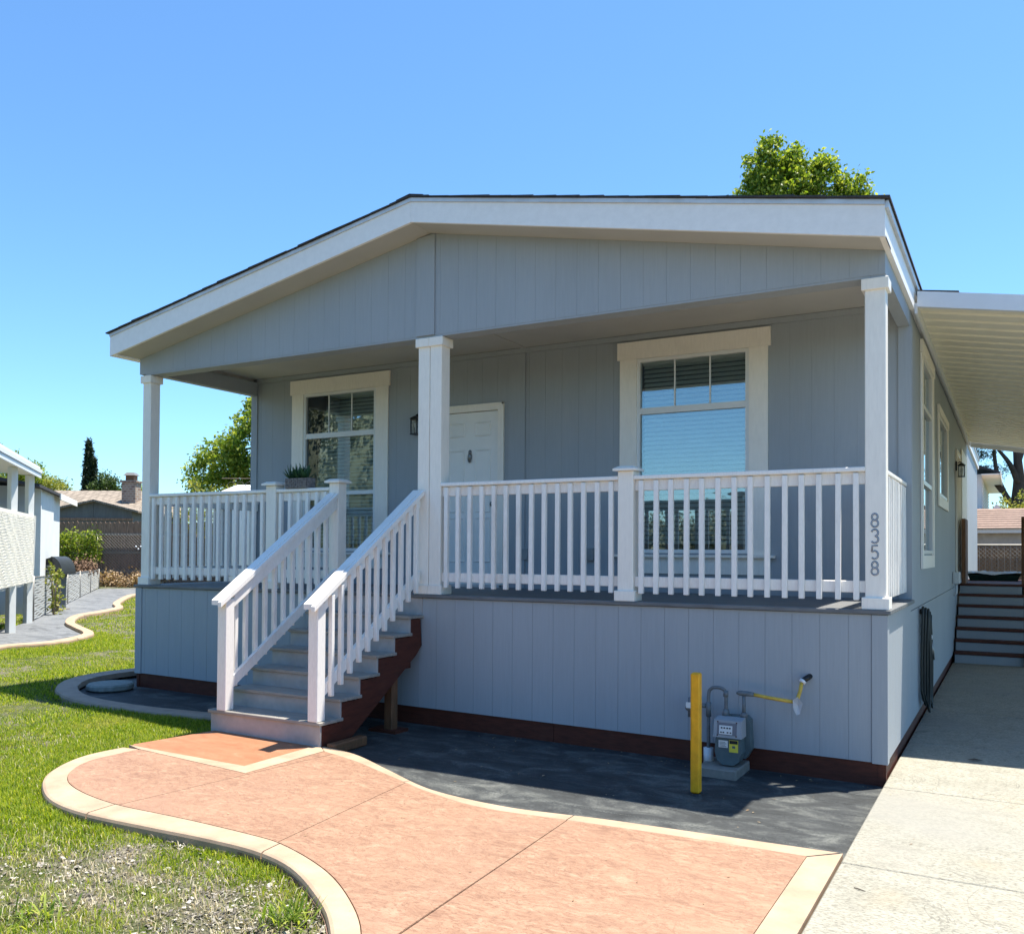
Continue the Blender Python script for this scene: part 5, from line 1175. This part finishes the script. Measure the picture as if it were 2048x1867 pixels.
for i in range(70):
    s = -3.4+i*.11; mb.tube([(s, 20.82, .05), (s+1.9, 20.82, 1.95)], .006, 3, cap=False); mb.tube([(s+1.9, 20.82, .05), (s, 20.82, 1.95)], .006, 3, cap=False)
mb.build('chain_link', WIRE, cf, kind='stuff'); MB().tube([(-3, 20.82, 1.95), (5, 20.82, 1.95)], .02, 6).build('top_rail', WIRE, cf)
for x_ in (-1.4, 1.6, 4.4): MB().tube([(x_, 20.85, 0), (x_, 20.85, 2.0)], .03, 6).build('post', WIRE, cf)

# ================================================================== LAWN
def blades(n, xr, yr, keep, hgt, wid, mat, name, lean=.5, zf=None):
    x = rng.uniform(*xr, n); y = rng.uniform(*yr, n); k = keep(x, y); x = x[k]; y = y[k]; n = len(x)
    h = hgt(x, y, n); wd = wid(x, y, n); a = rng.uniform(0, 2*np.pi, n); L = rng.uniform(.1, lean, n)
    z = Gv(x)-.005; d = np.stack([np.cos(a), np.sin(a)], 1); s = np.stack([-d[:, 1], d[:, 0]], 1)
    b = np.stack([x, y], 1); V = np.empty((n, 5, 3), np.float32)
    V[:, 0, :2] = b-s*wd[:, None]; V[:, 1, :2] = b+s*wd[:, None]; m_ = b+d*(h*L*.35)[:, None]; V[:, 2, :2] = m_+s*wd[:, None]*.8; V[:, 3, :2] = m_-s*wd[:, None]*.8; V[:, 4, :2] = b+d*(h*L)[:, None]
    V[:, 0, 2] = V[:, 1, 2] = z; V[:, 2, 2] = V[:, 3, 2] = z+h*.6; V[:, 4, 2] = z+h*np.sqrt(np.clip(1-(L*.8)**2, .1, 1))
    i = np.arange(n)*5; F = np.concatenate([np.stack([i, i+1, i+2], 1), np.stack([i, i+2, i+3], 1), np.stack([i+3, i+2, i+4], 1)])
    return V.reshape(-1, 3), F
# coarse noise lookup for patches
gn = 260; nxs = np.linspace(-26, 0, gn); nys = np.linspace(-9, 14, gn); NX, NY = np.meshgrid(nxs, nys)
N1 = vnoise(NX.ravel(), NY.ravel(), 1.1, 5).reshape(gn, gn)*.6+vnoise(NX.ravel(), NY.ravel(), 3.3, 6).reshape(gn, gn)*.4+vnoise(NX.ravel(), NY.ravel(), 8, 8).reshape(gn, gn)*.22
def nz(x, y):
    i = np.clip(((x+26)/26*(gn-1)).astype(int), 0, gn-1); j = np.clip(((y+9)/23*(gn-1)).astype(int), 0, gn-1); return N1[j, i]
def offpave(x, y):
    r = np.ones(x.shape, bool)
    for p in paved: r &= ~inpoly(x, y, p)
    return r
def bare(x, y):   # thin, bare lawn near the street
    t = np.clip((-3.50-y)/.5, 0, 1)*np.clip(.45+.55*np.exp(-((x+2.75)/.9)**2-((y+4.1)/.6)**2)+.35*np.exp(-((x+4.3)/.5)**2-((y+4.3)/.4)**2), 0, 1); return t
def keepg(x, y):
    t = bare(x, y); n1 = nz(x, y); dens = np.clip(1.05-1.25*t+n1*1.7*(.2+t), .02, 1); dens *= np.where(n1 < -.32, .35, 1)
    return offpave(x, y) & (rng.random(len(x)) < dens)
hg = lambda x, y, n: rng.uniform(.018, .050, n)*(1+.7*np.clip(nz(x, y), -.5, .6))
VA = []; FA = []; off = 0
for n_, xr, yr, wf in ((330000, (-6.8, -1.3), (-5.4, -.9), .0022), (200000, (-13.5, -6.0), (-4, 3.2), .004), (70000, (-21, -8.9), (2.5, 11), .007)):
    v, f = blades(n_, xr, yr, keepg, hg, lambda x, y, n: rng.uniform(.6, 1.3, n)*wf, None, None, lean=1.0); VA.append(v); FA.append(f+off); off += len(v)
npmesh('lawn_grass', np.concatenate(VA), np.concatenate(FA), GRASS, kind='stuff', label='short green lawn grass with thin dry patches', category='grass')
def keepd(x, y): return offpave(x, y) & (rng.random(len(x)) < np.clip(.10+.9*bare(x, y)-.3*nz(x, y), .05, 1))
v, f = blades(60000, (-6.8, -1.3), (-5.4, -1.5), keepd, lambda x, y, n: rng.uniform(.02, .06, n), lambda x, y, n: rng.uniform(.0012, .0024, n), None, None, lean=1.22)
npmesh('dry_grass', v, f, DRYG, kind='stuff', label='straw-coloured dry grass in the thin lawn', category='grass')
# mulch chips
n = 60000; x = rng.uniform(-6, -1.3, n); y = rng.uniform(-5.4, -3.2, n); k = offpave(x, y) & (rng.random(n) < np.clip(bare(x, y)*.62-.2-nz(x, y)*1.2, 0, .7)); x, y = x[k], y[k]; n = len(x)
L = rng.gamma(1.6, .0032, n)+.0025; a = rng.uniform(0, 6.28, n); d = np.stack([np.cos(a), np.sin(a), rng.normal(0, .22, n)], 1); s = np.stack([-np.sin(a), np.cos(a), rng.normal(0, .3, n)], 1); c = np.stack([x, y, Gv(x)+rng.uniform(.004, .016, n)], 1)
wd = L*rng.uniform(.35, .8, n); V = np.stack([c-d*L[:, None], c+s*wd[:, None]-d*L[:, None]*.2, c+d*L[:, None], c-s*wd[:, None]+d*L[:, None]*.1, c+np.array([0, 0, -.004])], 1).reshape(-1, 3); i = np.arange(n)*5
npmesh('mulch_chips', V, np.concatenate([np.stack([i, i+1, i+2], 1), np.stack([i, i+2, i+3], 1), np.stack([i, i+4, i+1], 1), np.stack([i+2, i+4, i+3], 1)]), CHIP, kind='stuff', label='pale mulch chips and clippings in the bare lawn', category='mulch')
# weeds by the border
for cx_, cy_, nb_, ln, lab, sd_2 in ((-2.02, -3.98, 110, .16, 'bushy green weed beside the path border', .06), (-3.05, -4.52, 70, .13, 'leafy rosette weed in the bare lawn by the bottom edge', .07), (-3.95, -4.05, 40, .12, 'grass tuft in the lawn left of the bare patch', .06)):
    t = thing('weed', (cx_, cy_, .03), lab, 'weed'); V = []; F_ = []
    for q in range(nb_):
        a = random.uniform(0, 6.28); el_ = random.uniform(.15, 1.3); L_ = random.uniform(.5, 1.1)*ln; d_ = Vector((math.cos(a)*math.cos(el_), math.sin(a)*math.cos(el_), math.sin(el_))); s_ = d_.cross(Vector((0, 0, 1))).normalized()*random.uniform(.003, .006)
        b_ = Vector((cx_+random.gauss(0, sd_2), cy_+random.gauss(0, sd_2), .03)); i0 = len(V); V += [b_-s_*.5, b_+s_*.5, b_+d_*L_*.55+s_, b_+d_*L_*.55-s_, b_+d_*L_-Vector((0, 0, .02))]; F_ += [(i0, i0+1, i0+2, i0+3), (i0+3, i0+2, i0+4)]
    MB().add(V, F_).build('leaves', LEAF if sd_2 != .06 or nb_ > 100 else GRASS, t)

# unseen tree belt added behind the viewer, shaped to darken the porch window reflections
def belt(x): return 2.9+7.6*np.clip((-19-x)/4, 0, 1)+.5*np.sin(x*.45)+.35*np.sin(x*1.3+1)+np.clip((-13-x)/3, 0, 1)*0
xs_ = np.arange(-62, 26, .4); V = []; 
for x_ in xs_:
    h_ = float(belt(np.array(x_)))*.93
    V += [(x_, -27.5, -.2), (x_, -27.3-.3*math.sin(x_*2.1), h_*.5), (x_, -28.2, h_), (x_, -30, h_*.9), (x_, -31, -.2)]
n = len(xs_); F_ = [(i*5+k, (i+1)*5+k, (i+1)*5+k+1, i*5+k+1) for i in range(n-1) for k in range(4)]
bx_ = rng.uniform(-62, 26, 2400); hb_ = belt(bx_)*np.sqrt(rng.uniform(.02, 1.05, 2400)); c_ = np.stack([bx_, -27.4-rng.uniform(0, 1.2, 2400), hb_], 1)
C_ = np.repeat(c_, 24, 0)+rng.normal(0, .35, (2400*24, 3)); d = rng.normal(0, 1, C_.shape); d /= np.linalg.norm(d, axis=1)[:, None]; q = rng.normal(0, 1, C_.shape); sv = np.cross(d, q); sv /= np.linalg.norm(sv, axis=1)[:, None]
LV = np.stack([C_, C_+d*.11+sv*.06, C_+d*.24, C_+d*.11-sv*.06], 1).reshape(-1, 3); k0 = len(V)
npmesh('added_street_trees', np.concatenate([np.array(V, float), LV]), np.concatenate([np.array(F_), np.arange(len(LV)).reshape(-1, 4)+k0]), leafmat('added_tree_leaf', [(0, (.06, .07, .045)), (.5, (.13, .14, .09)), (1, (.24, .24, .17))], .2), kind='stuff', label='unseen belt of trees added to darken the porch window reflections', category='trees')
# litter on the paving
V = []; F_ = []
def leaf_at(x_, y_, z_, L_):
    a = random.uniform(0, 6.28); d_ = Vector((math.cos(a), math.sin(a), 0)); s_ = Vector((-d_.y, d_.x, 0)); c_2 = Vector((x_, y_, z_)); i0 = len(V)
    V.extend([c_2-d_*L_, c_2+s_*L_*.4+Vector((0, 0, L_*.25)), c_2+d_*L_+Vector((0, 0, L_*.2)), c_2-s_*L_*.4+Vector((0, 0, L_*.15))]); F_.append((i0, i0+1, i0+2)); F_.append((i0, i0+2, i0+3))
for k_ in range(70):
    x_ = random.uniform(-3.6, -.1); y_ = random.choice((random.uniform(-1.6, -.1), random.gauss(-.12, .05))); 
    leaf_at(x_, y_, asph_z(x_, y_)+.003, random.uniform(.006, .018))
for k_ in range(26): leaf_at(random.uniform(.05, 2.2), random.uniform(-4, 1.5), .053, random.uniform(.005, .014))
for k_ in range(30): x_ = random.uniform(-4.3, -.3); leaf_at(x_, random.uniform(-3.2, -2.3), path_z(x_, 0)+.004, random.uniform(.005, .012))
MB().add(V, F_).build('leaf_litter', DRYB, None, kind='stuff', label='scattered dry leaves on the paving', category='leaves')
tw = MB().tube([(.12, -2.33, .054), (.145, -2.345, .056), (.175, -2.35, .053)], [.002, .003, .0015], 5).build('twig', BARK, None, smooth=True, label='small dark twig lying on the near driveway slab', category='twig')
dl = MB().add([(.48, 1.02, .056), (.53, 1.05, .066), (.60, 1.03, .058), (.54, 1.0, .062)], [(0, 1, 2), (0, 2, 3)]).build('fallen_leaf', BARK, None, label='single dark leaf on the shaded driveway slab', category='leaf')
